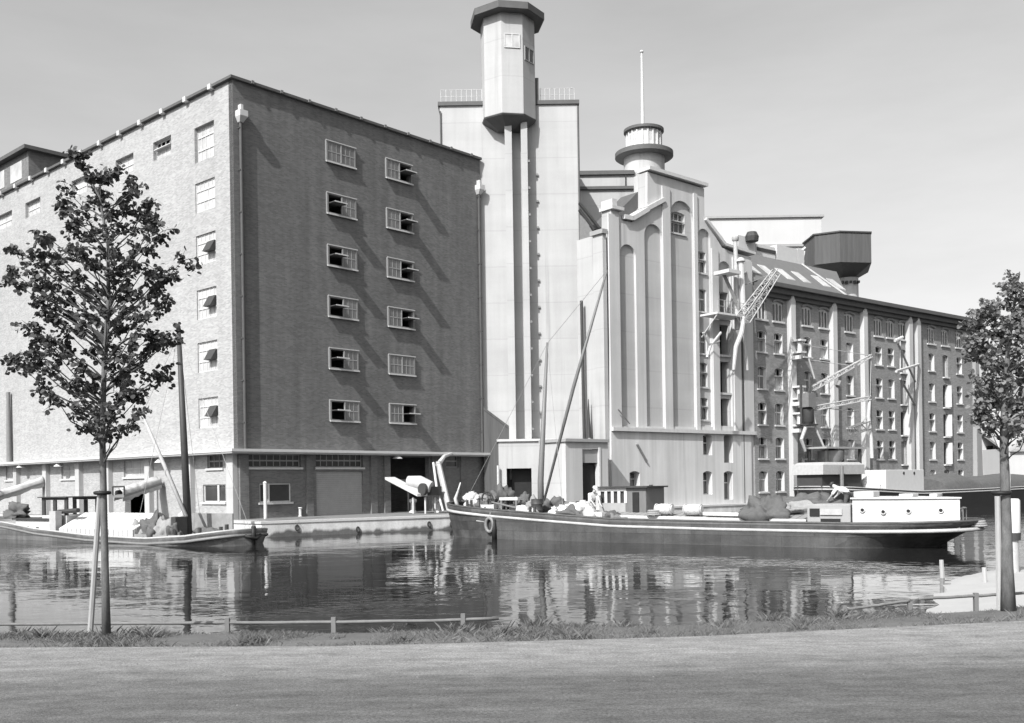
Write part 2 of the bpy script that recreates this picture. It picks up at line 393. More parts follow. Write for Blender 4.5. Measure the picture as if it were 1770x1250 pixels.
# grass on the verge
b = MB(); vs = []; fs = []; rg = random.Random(5)
for i in range(85000):
    x = rg.uniform(-8.5, 9.5); dy = rg.betavariate(1.6, 1.5) * 1.35 + 0.02
    dens = noise.noise(Vector((x * 1.3, dy * 1.5, 4)))
    if dens < -0.25 and rg.random() < 0.6: continue
    y = edge_y(x) + dy; z = 0.97 if dy < 0.9 else 0.98 - (dy - 0.9) * 0.35
    h = rg.uniform(0.02, 0.075) * (1.05 + 0.9 * max(-0.5, noise.noise(Vector((x * 0.8, 7, dy)))))
    if noise.noise(Vector((x * 2.3, dy * 3, 9))) > 0.42: h *= 1.9
    if dens < -0.05 and rg.random() < 0.5: h *= 0.45
    a = rg.uniform(0, 6.283); w = rg.uniform(0.0014, 0.003); lx, ly = rg.gauss(0.05, 0.55) * h, rg.gauss(0, 0.5) * h
    o = len(vs); c, s_ = math.cos(a) * w, math.sin(a) * w
    vs += [(x - c, y - s_, z), (x + c, y + s_, z), (x + c*0.6 + lx*0.4, y + s_*0.6 + ly*0.4, z + h*0.6), (x + lx, y + ly, z + h)]
    fs += [(o, o+1, o+2), (o, o+2, o+3)]
tag(b.add(vs, fs).build('grass', K['grass'], recalc=False), 'rough grass and weeds growing along the verge by the road', 'grass', kind='stuff')

b = MB(); rp_ = random.Random(21)
for i in range(650):
    x = rp_.uniform(-9, 9); y = edge_y(x) - abs(rp_.gauss(0, 0.9)) + 0.05; r_ = rp_.uniform(0.005, 0.016) * (1.6 if rp_.random() < 0.06 else 1)
    k0 = rp_.uniform(0, 6); vs = [(x + r_*math.cos(k0 + 1.2566*k)*rp_.uniform(.7, 1.2), y + r_*math.sin(k0 + 1.2566*k)*rp_.uniform(.7, 1.2), GZ - 0.002) for k in range(5)] + [(x, y, GZ + r_*rp_.uniform(.5, .9))]
    b.add(vs, [(k, (k+1) % 5, 5) for k in range(5)])
tag(b.build('gravel', K['wood'], recalc=False), 'loose gravel scattered on the road along the verge', 'gravel', kind='stuff')

# far side: quay ground and quay wall
D3 = Vector((0.779, 0.627)); D2 = Vector((0.67, 0.742)); D1 = Vector((-0.742, 0.67))
QZ = 0.85
K0 = Vector((-13.15, 52.6)); K1 = Vector((-3.4, 59.0)); K2 = K1 + D3 * 120; KL = K0 + D1 * 70
def inset(k):   # quay outline moved inland by k
    return [KL + Vector((0.67, 0.742)) * k, K0 + Vector((0.4, 1.0)) * k * 1.05, K1 + Vector((-0.59, 0.81)) * k, K2 + Vector((-0.627, 0.779)) * k]
q = inset(0.55)
b = MB(); o_ = [(p.x, p.y) for p in q] + [(200, 900), (-200, 900)]
b.slab(o_, QZ - 0.4, QZ - 0.012); structure('quay', b, K['paving'])
b = MB(); vs = []; fs = []
L0 = inset(0.0); L1 = inset(0.6)
poly = [(p.x, p.y) for p in L0] + [(p.x, p.y) for p in reversed(L1)]
b.slab(poly, -1.0, QZ - 0.13)
qw = thing('quay_wall', 'pale stained concrete quay wall along the far side of the canal', 'quay wall', (K0.x, K0.y, -1))
b.build('wall', K['concrete'], qw)
L0 = inset(-0.06); L1 = inset(0.62)
MB().slab([(p.x, p.y) for p in L0] + [(p.x, p.y) for p in reversed(L1)], QZ - 0.13, QZ).build('coping', K['offwhite'], qw)
b = MB()
QW = Wall(K0, K1 - K0)
for px, py in ((513, 912), (741, 906), (780, 906), (618, 915)):
    t_, z_ = QW.tz(px, py); b.M = QW.M()
    b.tube([(t_ + 0.10*math.cos(a), -0.05, z_ + 0.14*math.sin(a)) for a in [6.283*i/12 for i in range(12)]], 0.035, 6, closed=True)
b.build('mooring_ring', K['dark'], qw)

# pale sand spit on the near bank at the right
b = MB(); sp0 = [G(1618, 1008, -0.01), G(1655, 999, 0.01), G(1700, 990, 0.03), G(1735, 981, 0.04), G(1800, 974, 0.05), G(1900, 966, 0.05), G(2000, 1000, 0.1), G(1960, 1075, 0.3), G(1800, 1088, 0.3), G(1680, 1090, 0.2), G(1600, 1062, -0.01)]
sp_ = []
for a_, c_ in zip(sp0, sp0[1:] + sp0[:1]):
    for k in range(5):
        q_ = a_.lerp(c_, k / 5); q_.x += 0.3 * noise.noise(q_ * 0.45); q_.y += 0.3 * noise.noise(q_ * 0.5 + Vector((9, 2, 0))); sp_.append(q_)
for _ in range(3): sp_ = [(sp_[i-1] + sp_[i]*2 + sp_[(i+1) % len(sp_)]) / 4 for i in range(len(sp_))]
c_ = G(1770, 1020, 0.14); n_ = len(sp_); vs = [c_]; fs = []
for f_ in (0.2, 0.4, 0.6, 0.8, 1.0, 1.15):
    for p in sp_:
        q_ = c_.lerp(p, f_); q_.z = (q_.z if f_ <= 1 else -0.25) + 0.035 * noise.noise(Vector((q_.x*1.5, q_.y*1.5, 3))); vs.append(q_)
fs += [(0, 1+i, 1+(i+1) % n_) for i in range(n_)]
for r_ in range(5): fs += [(1+r_*n_+i, 1+(r_+1)*n_+i, 1+(r_+1)*n_+(i+1) % n_, 1+r_*n_+(i+1) % n_) for i in range(n_)]
b.add(vs, fs)
structure('sandbank', b, K['sand'], smooth=True)

# ================================================================== WINDOW MAKERS
def window(parent, wl, x0, x1, z0, z1, depth=0.18, rise=0.0, mull=1, trans=(0.62,), open_top=False, frame='white', pane='glass', sill=True, bar=0.05, name='window', jamb=False, fw=0.07):
    M = wl.M()
    b = MB(M); y0, y1 = depth, depth + 0.07
    out = arch(x0 + 0.002, x1 - 0.002, z0 + 0.002, z1 - 0.002, rise); inn = arch(x0 + fw, x1 - fw, z0 + fw, z1 - fw, rise * 0.85)
    b.prism(out, [inn], y0, y1)
    if jamb: b.prism(out, [arch(x0 + .025, x1 - .025, z0 + .025, z1 - .03, rise * .95)], 0.006, y0 - 0.001)
    for i in range(1, mull + 1):
        x = x0 + (x1 - x0) * i / (mull + 1); b.box(x - bar/2, x + bar/2, y0 + 0.004, y1 - 0.004, z0 + 0.08, z1 - 0.07 - rise*0.12)
    for f in trans:
        z = z0 + (z1 - z0) * f; b.box(x0 + 0.07, x1 - 0.07, y0 - 0.015, y1 - 0.006, z - bar*0.8, z + bar*0.8)
    w_ = b.build(name, K[frame], parent)
    zt = z0 + (z1 - z0) * trans[0] if (open_top and trans) else z1 - 0.06 - rise
    MB(M).box(x0 + 0.06, x1 - 0.06, y0 + 0.03, y0 + 0.04, z0 + 0.07, zt).build('pane', K[pane], w_)
    if open_top:
        MB(M).box(x0 + 0.08, x1 - 0.08, y0 - 0.25, y0 + 0.2, zt + 0.05, zt + 0.10).build('open_sash', K[frame], w_)
    if sill:
        MB(M).box(x0 - 0.1, x1 + 0.1, -0.1, depth - 0.003, z0 - 0.12, z0).build('sill', K['offwhite'], w_)
    return w_

# ================================================================== BRICK WAREHOUSE (left)
C0 = Vector((-15.54, 57.0))
WR = Wall(C0, D2); WL = Wall(C0, -D1)
ROOF = WR.z(402, 137); CANZ = WR.z(410, 777)
TW = WR.t(832, 500)
wh = thing('warehouse', 'tall plain brick warehouse with a canopy over its ground floor, left of the white silo', 'warehouse', (C0.x, C0.y, QZ))
colA = [(566, 243), (567, 333), (568, 423), (569, 511), (570, 601), (570, 691)]
colB = [(669, 274), (670, 360), (671, 445), (671, 530), (672, 612), (674, 697)]
aL, aR = WR.t(567, 440), WR.t(613, 440); bL, bR = WR.t(670, 460), WR.t(711, 460)
winA = [(aL, aR, WR.z(p, y + 34), WR.z(p, y + 3)) for p, y in colA]
winB = [(bL, bR, WR.z(p, y + 32), WR.z(p, y + 3)) for p, y in colB]
ghole = {'office': WR.rect(449, 836, 503, 869), 'clerA': WR.rect(428, 784, 520, 808), 'clerB': WR.rect(546, 784, 627, 808),
         'door': (WR.t(547, 850), WR.t(628, 850), QZ + 0.02, WR.z(547, 815)), 'bay': (WR.t(675, 830), WR.t(742, 830), QZ + 0.02, WR.z(675, 790)), 'clerC': WR.rect(771, 786, 793, 808)}
holes = [arch(*w_, 0) for w_ in winA + winB] + [arch(*w_, 0) for w_ in ghole.values()]
TH = 0.4
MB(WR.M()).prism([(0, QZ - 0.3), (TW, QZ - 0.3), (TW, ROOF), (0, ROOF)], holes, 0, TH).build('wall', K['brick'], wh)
# left front
LL = -47.0
stripT = (WL.t(337, 300), WL.t(371, 300))
zs = lambda y: WL.z(354, y)
strip = [(stripT[0], stripT[1], zs(276), zs(214))] + [(stripT[0], stripT[1], zs(y + 34), zs(y - 18)) for y in (330, 422, 517, 609, 706)]
top_w = [WL.rect(265, 253, 296, 280), WL.rect(200, 284, 231, 306), WL.rect(124, 316, 150, 340), WL.rect(44, 357, 70, 383), WL.rect(-10, 380, 21, 402)]
# the upper-row windows all stand at one height
zt_, zb_ = WL.z(265, 247), WL.z(265, 279)
top_w = [(w_[0], w_[1], zb_, zt_) for w_ in top_w]
lg = {'upA': WL.rect(358, 786, 385, 810), 'winA': WL.rect(351, 838, 390, 868), 'upB': WL.rect(214, 797, 251, 825), 'doorB': (WL.t(216, 870), WL.t(255, 870), QZ + 0.02, WL.z(216, 846)),
      'upC': WL.rect(106, 801, 136, 828), 'doorA': (WL.t(271, 870), WL.t(287, 870), QZ + 0.02, WL.z(271, 842)), 'upD': WL.rect(10, 806, 34, 830)}
holes = [arch(*w_, 0) for w_ in strip + top_w] + [arch(*w_, 0) for w_ in lg.values()]
MB(WL.M()).prism([(LL, QZ - 0.3), (-0.004, QZ - 0.3), (-0.004, ROOF), (LL, ROOF)], holes, 0.0, TH).build('wall', K['brick_sunlit'], wh)
# back walls and roof
b = MB(WR.M()); dp = 47.0
# the rear wall runs straight back along the silo's front, then along the plot
rear = [(TW, TH + 0.003), (TW - 15.2, 13.6 + TH), (TW - 15.2, dp), (0.003, dp), (0.003, dp - 0.4), (TW - 15.6, dp - 0.4), (TW - 15.6, 13.7), (TW - 0.6, TH + 0.003)]
b.slab(rear, QZ - 0.3, ROOF - 0.003)
b.build('rear_wall', K['brick'], wh)
MB(WR.M()).slab([(TH + .01, TH + .01), (TW - 0.7, TH + .01), (TW - 15.7, 13.6), (TW - 15.7, dp - .5), (TH + .01, dp - .5)], ROOF - 0.6, ROOF - 0.35).build('roof', K['coping'], wh)
b = MB(WR.M()); b.box(-0.22, TW + 0.05, -0.20, 0.55, ROOF + 0.003, ROOF + 0.16)
b.box(-0.22, 0.55, 0.553, 47, ROOF + 0.003, ROOF + 0.16); b.build('coping', K['coping'], wh)
b = MB(WL.M()); tt = -2.0
while tt > LL + 1: b.box(tt - 0.16, tt + 0.16, -0.30, 0.0, ROOF - 0.10, ROOF + 0.20); tt -= 2.75
each(b, 'coping_clip', K['offwhite'], wh)
b = MB(WR.M()); tt = 1.2
while tt < TW: b.box(tt - 0.09, tt + 0.09, -0.26, -0.205, ROOF + 0.02, ROOF + 0.2); tt += 2.0
each(b, 'coping_clip', K['steel'], wh)
K['glass_grey'] = m_glass('dusty_glass', 0.14, 0.2); K['surround'] = m_plaster('surround', 0.20, 0.1, 0.1)
def flap_window(x0, x1, z0, z1, open_side):
    """steel window in a projecting concrete surround; one half is a pivoted sash standing open"""
    M = WR.M(); b = MB(M)
    b.prism(arch(x0 - 0.10, x1 + 0.10, z0 - 0.10, z1 + 0.10, 0), [arch(x0 + 0.01, x1 - 0.01, z0 + 0.01, z1 - 0.01, 0)], -0.13, 0.12)
    w_ = b.build('window', K['surround'], wh)
    xm = (x0 + x1) / 2; b = MB(M)
    b.box(xm - 0.04, xm + 0.04, -0.14, -0.06, z0 + 0.012, z1 - 0.012)
    for s_, (p0, p1) in (('L', (x0 + 0.012, xm - 0.042)), ('R', (xm + 0.042, x1 - 0.012))):
        if s_ != open_side:
            zm = (z0 + z1) / 2; b.box(p0, p1, -0.12, -0.09, zm - 0.03, zm + 0.03)
            for k in (1, 2): b.box(p0 + (p1-p0)*k/3 - 0.014, p0 + (p1-p0)*k/3 + 0.014, -0.118, -0.092, z0 + 0.012, z1 - 0.012)
            MB(M).box(p0, p1, -0.104, -0.096, z0 + 0.012, z1 - 0.012).build('pane', K['glass_grey'], w_)
        else:
            zm = (z0 + z1) / 2
            sb = MB(M); hh = (z1 - z0) / 2 + 0.06
            ring_o = [(p0 + 0.01, -0.1 - hh), (p1 - 0.01, -0.1 - hh), (p1 - 0.01, -0.1 + hh), (p0 + 0.01, -0.1 + hh)]
            sb.slab(ring_o, zm - 0.022, zm + 0.022)
            so_ = sb.build('open_sash', K['pipe_dark'], w_)
            MB(M).box(p0 + 0.01, p1 - 0.01, -0.1 - hh - 0.03, -0.1 - hh - 0.002, zm - 0.035, zm + 0.035).build('sash_bar', K['white'], so_)
    b.build('frame', K['grey_paint'], w_)
    MB(M).box(x0 - 0.14, x1 + 0.14, -0.19, -0.132, z0 - 0.15, z0 - 0.06).build('sill', K['white'], w_)
    MB(M).box(x0 - 0.14, x1 + 0.14, -0.16, -0.132, z1 + 0.06, z1 + 0.12).build('drip_edge', K['offwhite'], w_)
    return w_
for i, w_ in enumerate(winA): flap_window(*w_, None if i == 0 else 'L')
for i, w_ in enumerate(winB): flap_window(*w_, None if i == 4 else 'R')
# ground floor of the right front
window(wh, WR, *ghole['office'], depth=0.06, mull=0, trans=(), frame='white', sill=True)
g_ = ghole['office']; MB(WR.M()).box(g_[0] + (g_[1]-g_[0])*0.26, g_[0] + (g_[1]-g_[0])*0.26 + 0.12, 0.02, 0.058, g_[2], g_[3]).build('mullion', K['white'], wh)
window(wh, WR, *ghole['clerA'], depth=0.15, mull=7, trans=(0.5,), frame='grey_paint', sill=True)
window(wh, WR, *ghole['clerB'], depth=0.15, mull=7, trans=(0.5,), frame='grey_paint', sill=True)
window(wh, WR, *ghole['clerC'], depth=0.15, mull=0, trans=(0.5,), frame='grey_paint', sill=False)
g_ = ghole['door']; b = MB(WR.M())
n_ = 22
for i in range(n_):
    z0_ = g_[2] + (g_[3]-g_[2])*i/n_; z1_ = g_[2] + (g_[3]-g_[2])*(i+1)/n_
    b.box(g_[0] + 0.01, g_[1] - 0.01, 0.10 + 0.012*(i % 2), 0.17, z0_, z1_ - 0.006)
b.build('roller_door', K['grey_paint'], wh)
g_ = ghole['bay']; b = MB(WR.M())
b.box(g_[0] + 0.02, g_[1] - 0.02, 0.2, 0.26, g_[2] + 2.0, g_[2] + 2.14); b.box((g_[0]+g_[1])/2 - 0.06, (g_[0]+g_[1])/2 + 0.06, 0.2, 0.26, g_[2], g_[2] + 1.99)
b.build('door_frame', K['steel'], wh)
b = MB(WR.M())
for px in (534, 645, 668, 750, 800): 
    t_ = WR.t(px, 840); b.box(t_ - 0.25, t_ + 0.25, -0.14, -0.003, QZ - 0.1, CANZ - 0.2)
b.box(0.02, 0.6, -0.16, -0.003, QZ - 0.1, CANZ - 0.2)
each(b, 'pilaster', K['brick'], wh)
# ground floor of the left front
b = MB(WL.M())
for px in (-40, 33, 84, 141, 192, 262, 333, 399):
    t_ = WL.t(px, 850)
    b.box(t_ - 0.30 if px < 390 else -0.75, t_ + 0.30 if px < 390 else -0.06, -0.32, -0.003, QZ - 0.1, CANZ - 0.2)
each(b, 'pilaster', K['white_wall'], wh)
for k in ('upA', 'upB', 'upC', 'upD'):
    window(wh, WL, *lg[k], depth=0.12, mull=2, trans=(0.5,), frame='grey_paint' if k == 'upA' else 'offwhite', pane='glass' if k == 'upA' else 'glass_pale', sill=True)
window(wh, WL, *lg['winA'], depth=0.1, mull=0, trans=(), frame='white', pane='glass')
g_ = lg['winA']; MB(WL.M()).box(g_[0] + (g_[1]-g_[0])*0.62, g_[0] + (g_[1]-g_[0])*0.62 + 0.16, 0.04, 0.098, g_[2], g_[3]).build('mullion', K['white'], wh)
g_ = lg['doorA']; MB(WL.M()).box(g_[0] + 0.01, g_[1] - 0.01, 0.1, 0.16, g_[2], g_[3] - 0.01).build('door', K['grey_paint'], wh)
# strip and top windows of the left front
for i, w_ in enumerate(strip):
    window(wh, WL, *w_, depth=0.22 if i == 0 else 0.08, mull=4, trans=(0.35, 0.72), frame='offwhite', pane='glass_pale', sill=False, bar=0.05)
    if i > 1:
        x0, x1, z0, z1 = w_; xm = x0 + (x1 - x0) * 0.56
        b = MB(WL.M()); b.add([(xm, 0.05, z1 - 0.55), (x1 - 0.15, 0.05, z1 - 0.55), (x1 - 0.15, 0.05, z1 - 1.15), (xm, 0.05, z1 - 1.15),
               (xm, 0.03, z1 - 0.5), (x1 - 0.15, 0.03, z1 - 0.5), (x1 - 0.15, -0.34, z1 - 1.13), (xm, -0.34, z1 - 1.13)], [(0,1,2,3),(4,5,6,7),(0,1,5,4),(3,2,6,7),(1,2,6,5),(0,3,7,4)])
        b.build('open_sash', K['dark'], wh)
for i, w_ in enumerate(top_w):
    window(wh, WL, *w_, depth=0.24, mull=3, trans=(0.5,), frame='offwhite', pane='glass_pale', sill=False, open_top=(i == 0))
# canopy round the corner
b = MB(WR.M()); b.box(-0.9, TW + 1.3, -0.80, -0.003, CANZ - 0.14, CANZ + 0.02); b.box(-0.9, -0.003, 0.0, 47, CANZ - 0.14, CANZ + 0.02)
b.build('canopy', K['white'], wh)
b = MB(WR.M()); b.box(-0.86, TW + 1.26, -0.76, -0.003, CANZ - 0.24, CANZ - 0.143); b.box(-0.86, -0.003, 0.0, 46.9, CANZ - 0.24, CANZ - 0.143)
b.build('canopy_soffit', K['grey_paint'], wh)
# rainwater pipes
for i, (tp, zt) in enumerate(((0.42, WR.z(413, 205)), (TW - 0.25, WR.z(822, 330)))):
    b = MB(WR.M()); b.cyl((tp, -0.13, CANZ + 0.03), (tp, -0.13, zt), 0.10, n=12)
    z_ = CANZ + 1.5
    while z_ < zt: b.box(tp - 0.13, tp + 0.13, -0.2, -0.003, z_, z_ + 0.06); z_ += 2.4
    dpipe = b.build('drainpipe', K['pipe_dark'], wh, smooth=2)
    b = MB(WR.M()); b.add([(tp-.12,-.22,zt-.25),(tp+.12,-.22,zt-.25),(tp+.12,-.003,zt-.25),(tp-.12,-.003,zt-.25),(tp-.26,-.5,zt+.05),(tp+.26,-.5,zt+.05),(tp+.26,-.003,zt+.05),(tp-.26,-.003,zt+.05),
        (tp-.26,-.5,zt+.38),(tp+.26,-.5,zt+.38),(tp+.26,-.003,zt+.38),(tp-.26,-.003,zt+.38)],
        [(0,3,2,1),(0,1,5,4),(1,2,6,5),(2,3,7,6),(3,0,4,7),(4,5,9,8),(5,6,10,9),(6,7,11,10),(7,4,8,11),(8,9,10,11)])
    b.box(tp - 0.08, tp + 0.08, -0.3, -0.003, zt + 0.383, zt + 0.75)
    b.build('rain_hopper', K['white'], dpipe)
t_ = WL.t(21, 740); b = MB(WL.M()); b.cyl((t_, -0.25, CANZ + 0.03), (t_, -0.25, WL.z(21, 678)), 0.20, 0.14, n=10); b.build('vent_pipe', K['steel'], wh, smooth=2)
for px, py in ((36, 806), (101, 804), (276, 797)):
    t_, z_ = WL.off(-0.6).tz(px, py); b = MB(WL.M()); b.lathe([(0.03, 0.3), (0.10, 0.22), (0.34, 0.0), (0.30, -0.02)], (t_, -0.6, z_ - 0.1), 14); b.cyl((t_, -0.6, z_ + 0.15), (t_, -0.6, CANZ - 0.2), 0.02, n=6)
    b.build('lamp', K['white'], wh, smooth=2)
t_, z_ = WR.off(-0.5).tz(687, 790); b = MB(WR.M()); b.lathe([(0.03, 0.26), (0.10, 0.2), (0.34, 0.0), (0.30, -0.02)], (t_, -0.5, z_ - 0.1), 14); b.build('lamp', K['white'], wh, smooth=2)
# roof house
HU = Wall(Vector((-37.2, 78.0)), D2); HZ = HU.z(57, 262)
hm = MB(HU.M()); hm.box(0, 8, 0, 0.3, ROOF - 0.4, HZ); hm.box(0, 0.3, 0.303, 14, ROOF - 0.4, HZ); hm.box(7.7, 8, 0.303, 14, ROOF - 0.4, HZ); hm.box(0.303, 7.697, 13.7, 14, ROOF-0.4, HZ)
rh = hm.build('roof_house', K['brick'], wh)
MB(HU.M()).box(-0.5, 8.5, -0.5, 14.5, HZ + 0.003, HZ + 0.28).build('roof', K['coping'], rh)
b = MB(HU.M()); 
for k in range(3): b.box(-0.03, 0.0 - 0.003, 1.2 + k*3.4, 3.4 + k*3.4, HZ - 1.9, HZ - 0.5)
b.build('window', K['glass_pale'], rh)

# ================================================================== WHITE SILO WITH TOWER
SY = 72.2; SW = Wall((0, SY), (1, 0))
sx0, sx1 = SW.t(763, 400), SW.t(1001.5, 400); sz1 = SW.z(880, 182)
sl_ = thing('grain_silo', 'tall windowless white silo block with an octagonal tower hung on its front', 'silo', ((sx0+sx1)/2, SY, QZ))
MB(SW.M()).box(sx0, sx1, 0, 11, QZ - 0.3, sz1).build('wall', K['white_wall'], sl_)
MB(SW.M()).box(sx0 - 0.12, sx1 + 0.12, -0.14, 11.1, sz1 + 0.003, sz1 + 0.28).build('coping', K['coping'], sl_)
def railing(b, x0, x1, z0, h, y=0.4, n=6):
    for i in range(n + 1):
        x = x0 + (x1 - x0) * i / n; b.cyl((x, y, z0), (x, y, z0 + h), 0.025, n=5)
    for f in (0.5, 1.0): b.cyl((x0, y, z0 + h * f), (x1, y, z0 + h * f), 0.022, n=5)
tx = SW.t(879, 200)
b = MB(SW.M()); railing(b, sx0 + 0.1, tx - 1.9, sz1 + 0.28, 0.95, 0.2, 8); b.build('railing', K['offwhite'], sl_); b = MB(SW.M()); railing(b, tx + 2.3, sx1 - 0.2, sz1 + 0.28, 0.95, 0.2, 7); b.build('railing', K['offwhite'], sl_)
# octagonal tower
ap = 1.83; rr = ap / math.cos(math.pi / 8); tz0 = SW.off(-1.8).z(880, 196); tz1 = SW.z(878, 47) + 0.2
oct0 = math.pi / 8 + rad(10)
tw_ = MB(SW.M()).lathe([(rr, tz0), (rr, tz1)], (tx, 0, 0), 8, oct0).build('tower', K['white_wall'], sl_)
MB(SW.M()).lathe([(rr * 0.45, tz0 - 0.75), (rr * 1.0, tz0 - 0.1), (rr * 1.03, tz0 - 0.003)], (tx, 0, 0), 8, oct0).build('corbel', K['coping'], tw_)
MB(SW.M()).lathe([(2.62, tz1 - 0.02), (2.72, tz1 + 0.02), (2.72, tz1 + 0.5), (2.3, tz1 + 0.62)], (tx, 0, 0), 8, oct0).build('tower_roof', K['coping'], tw_)
def oct_face(k):   # frame of a tower face (k counts anticlockwise from the front)
    a = -math.pi/2 + rad(10) + k * math.pi / 4
    c = Vector((tx + SW.A.x + ap*math.cos(a), SY + ap*math.sin(a))); return Wall(c, Vector((-math.sin(a), math.cos(a))))
for k, fr, pn in ((0, 'offwhite', 'glass_pale'), (1, 'grey_paint', 'glass')):
    f_ = oct_face(k); zt = f_.z(879, 58 if k == 0 else 62); b = MB(f_.M()); h_ = 1.0
    b.prism(arch(-0.56, 0.56, zt - h_, zt, 0), [arch(-0.5, -0.04, zt - h_ + .06, zt - .06, 0), arch(0.04, 0.5, zt - h_ + .06, zt - .06, 0)], -0.06, -0.003)
    w_ = b.build('window', K[fr], tw_); MB(f_.M()).box(-0.5, 0.5, -0.03, -0.012, zt - h_ + .06, zt - .06).build('pane', K[pn], w_)
# two deep fins under the tower
b = MB(SW.M()); ab = P(880, 757, SY).z
for p0, p1 in ((876, 888), (903.5, 914.5)):
    b.box(SW.t(p0, 480), SW.t(p1, 480), -1.05, -0.003, ab - 3, tz0 - 0.35)
each(b, 'fin', K['white_wall'], sl_)
b = MB(SW.M()); xr = SW.t(914.5, 480)
z_ = ab + 0.5
while z_ < tz0 - 2: b.box(xr + 0.003, xr + 0.16, -1.0, -0.8, z_, z_ + 0.16); b.box(xr + 0.62, xr + 0.76, -0.14, -0.003, z_ - 0.7, z_ - 0.55); z_ += 1.9
each(b, 'climbing_iron', K['steel'], sl_)
b = MB(SW.M()); b.cyl((sx1 + 0.02, -0.1, ab - 1), (sx1 + 0.02, -0.1, sz1 - 0.2), 0.07, n=8); b.cyl((sx0 + 0.06, -0.1, sz1 - 9), (sx0 + 0.06, -0.1, sz1 - 0.4), 0.05, n=8); b.build('drainpipe', K['coping'], sl_)
b = MB(SW.M()); b.box(tx + 1.86, tx + 2.2, -0.1, 0.5, sz1 + 0.285, sz1 + 1.9); b.build('roof_hatch', K['coping'], sl_)

# ================================================================== WHITE MILL BEHIND, WITH THE ROUND TURRET
BW = Wall((0, 85.0), (1, 0)); z1_ = BW.z(1050, 297)
wm = thing('flour_mill', 'white flour mill set back beside the silo, carrying a round turret with a flagpole', 'mill', (BW.t(1060, 500), 85, QZ))
MB(BW.M()).box(BW.t(985, 500), BW.t(1160, 500), 0, 12, QZ - 0.3, z1_).build('wall', K['white_wall'], wm)
MB(BW.M()).box(BW.t(985, 300), BW.t(1096, 300), -0.22, -0.003, z1_ - 0.28, z1_ + 0.05).build('cornice', K['coping'], wm)
MB(BW.M()).box(BW.t(985, 325), BW.t(1112, 325), -0.22, -0.003, BW.z(1050, 328), BW.z(1050, 323)).build('string_course', K['coping'], wm)
b = MB(BW.M()); xx = BW.t(1081, 310); b.cyl((xx, -0.12, BW.z(1081, 326)), (xx, -0.12, z1_ - 0.3), 0.05, n=6)
for yy in (349, 362): b.box(BW.t(1092, yy), BW.t(1097, yy), -0.05, -0.003, BW.z(1092, yy + 4), BW.z(1092, yy - 3))
b.build('wall_fitting', K['dark'], wm)
TY = 91.0; TWl = Wall((0, TY), (1, 0)); cx = TWl.t(1113, 250); zg = TWl.z(1113, 275); zc = TWl.z(1113, 231)
pxm = TY / F
tu = MB(TWl.M()).lathe([(35*pxm, z1_ - 2), (35*pxm, zg + 0.1)], (cx, 0, 0), 40).build('turret', K['white_wall'], wm, smooth=2)
MB(TWl.M()).lathe([(47*pxm, zg), (50*pxm, zg + 0.12), (50*pxm, zg + 0.5), (46*pxm, zg + 0.6)], (cx, 0, 0), 48).build('gallery', K['coping'], tu, smooth=2)
MB(TWl.M()).lathe([(29*pxm, zg + 0.603), (29*pxm, zc)], (cx, 0, 0), 40).build('lantern', K['white'], tu, smooth=2)
b = MB(TWl.M())
for k in range(20):
    a = 2*math.pi*k/20 + 0.1; rq = 29.6*pxm
    b.box(0, 0, 0, 0, 0, 0) if False else b.cyl((cx + rq*math.cos(a), rq*math.sin(a), zg + 0.7), (cx + rq*math.cos(a), rq*math.sin(a), zc - 0.05), 0.09, n=6)
each(b, 'lantern_post', K['white'], tu)
b = MB(TWl.M())
for k in range(20):
    a0, a1 = 2*math.pi*(k + 0.27)/20 + 0.1, 2*math.pi*(k + 0.73)/20 + 0.1; rq = 29.25*pxm
    b.add([(cx + rq*math.cos(a), rq*math.sin(a), z) for z in (zg + 1.3, zc - 0.35) for a in (a0, a1)], [(0, 1, 3, 2)])
each(b, 'pane', K['glass_pale'], tu, recalc=False)
MB(TWl.M()).lathe([(32*pxm, zc), (34.5*pxm, zc + 0.06), (34.5*pxm, zc + 0.3), (10*pxm, zc + 0.62), (2*pxm, zc + 0.7)], (cx, 0, 0), 48).build('turret_roof', K['coping'], tu, smooth=2)
b = MB(TWl.M()); xf = TWl.t(1110, 150); zf = TWl.z(1110, 92); b.cyl((xf, 0, zc + 0.6), (xf, 0, zf), 0.16, 0.09, n=8); b.lathe([(0.1, 0), (0.19, 0.1), (0.1, 0.25)], (xf, 0, zf), 8); b.build('flagpole', K['white'], tu, smooth=2)

# ================================================================== OLD MILL WITH THE ARCHED GABLE
A3 = Vector((ray(1053, 700)[0] * 68, 68.0)); WM = Wall(A3, D3)
WMg = WM.off(0.4)
gm = thing('gabled_mill', 'old rendered mill with tall blind arches under a stepped gable, right of the silo', 'mill', (A3.x, A3.y, QZ))
def wp(px, py): return WM.tz(px, py)
TM = WM.t(1302, 700)
outline = [(WM.t(1053, 800), QZ - 0.3), (TM, QZ - 0.3), (TM, wp(1302, 446)[1]), wp(1268, 437), wp(1248, 428), wp(1205, 368), wp(1217, 372), wp(1217, 326), wp(1119, 297), wp(1119, 367), wp(1092, 384), wp(1075, 381), wp(1070, 366), wp(1056, 362)]
outline[5] = (outline[6][0] + 0.001, outline[5][1] - 0.3)
outline[6] = (outline[7][0], outline[5][1]); del outline[5]
def hole(px0, px1, pt, pb, rise=None):
    x0, x1 = WM.t(px0, (pt+pb)/2), WM.t(px1, (pt+pb)/2); z0, z1 = WM.z(px0, pb), WM.z((px0+px1)/2, pt)
    return arch(x0, x1, z0, z1, (x1 - x0)/2 * 0.98 if rise is None else rise, 14)
zl = WM.z(1053, 741)
H1 = hole(1073, 1101, 423, 737); H2 = hole(1116, 1147, 388, 737); H3 = hole(1160.5, 1201, 348, 737); 
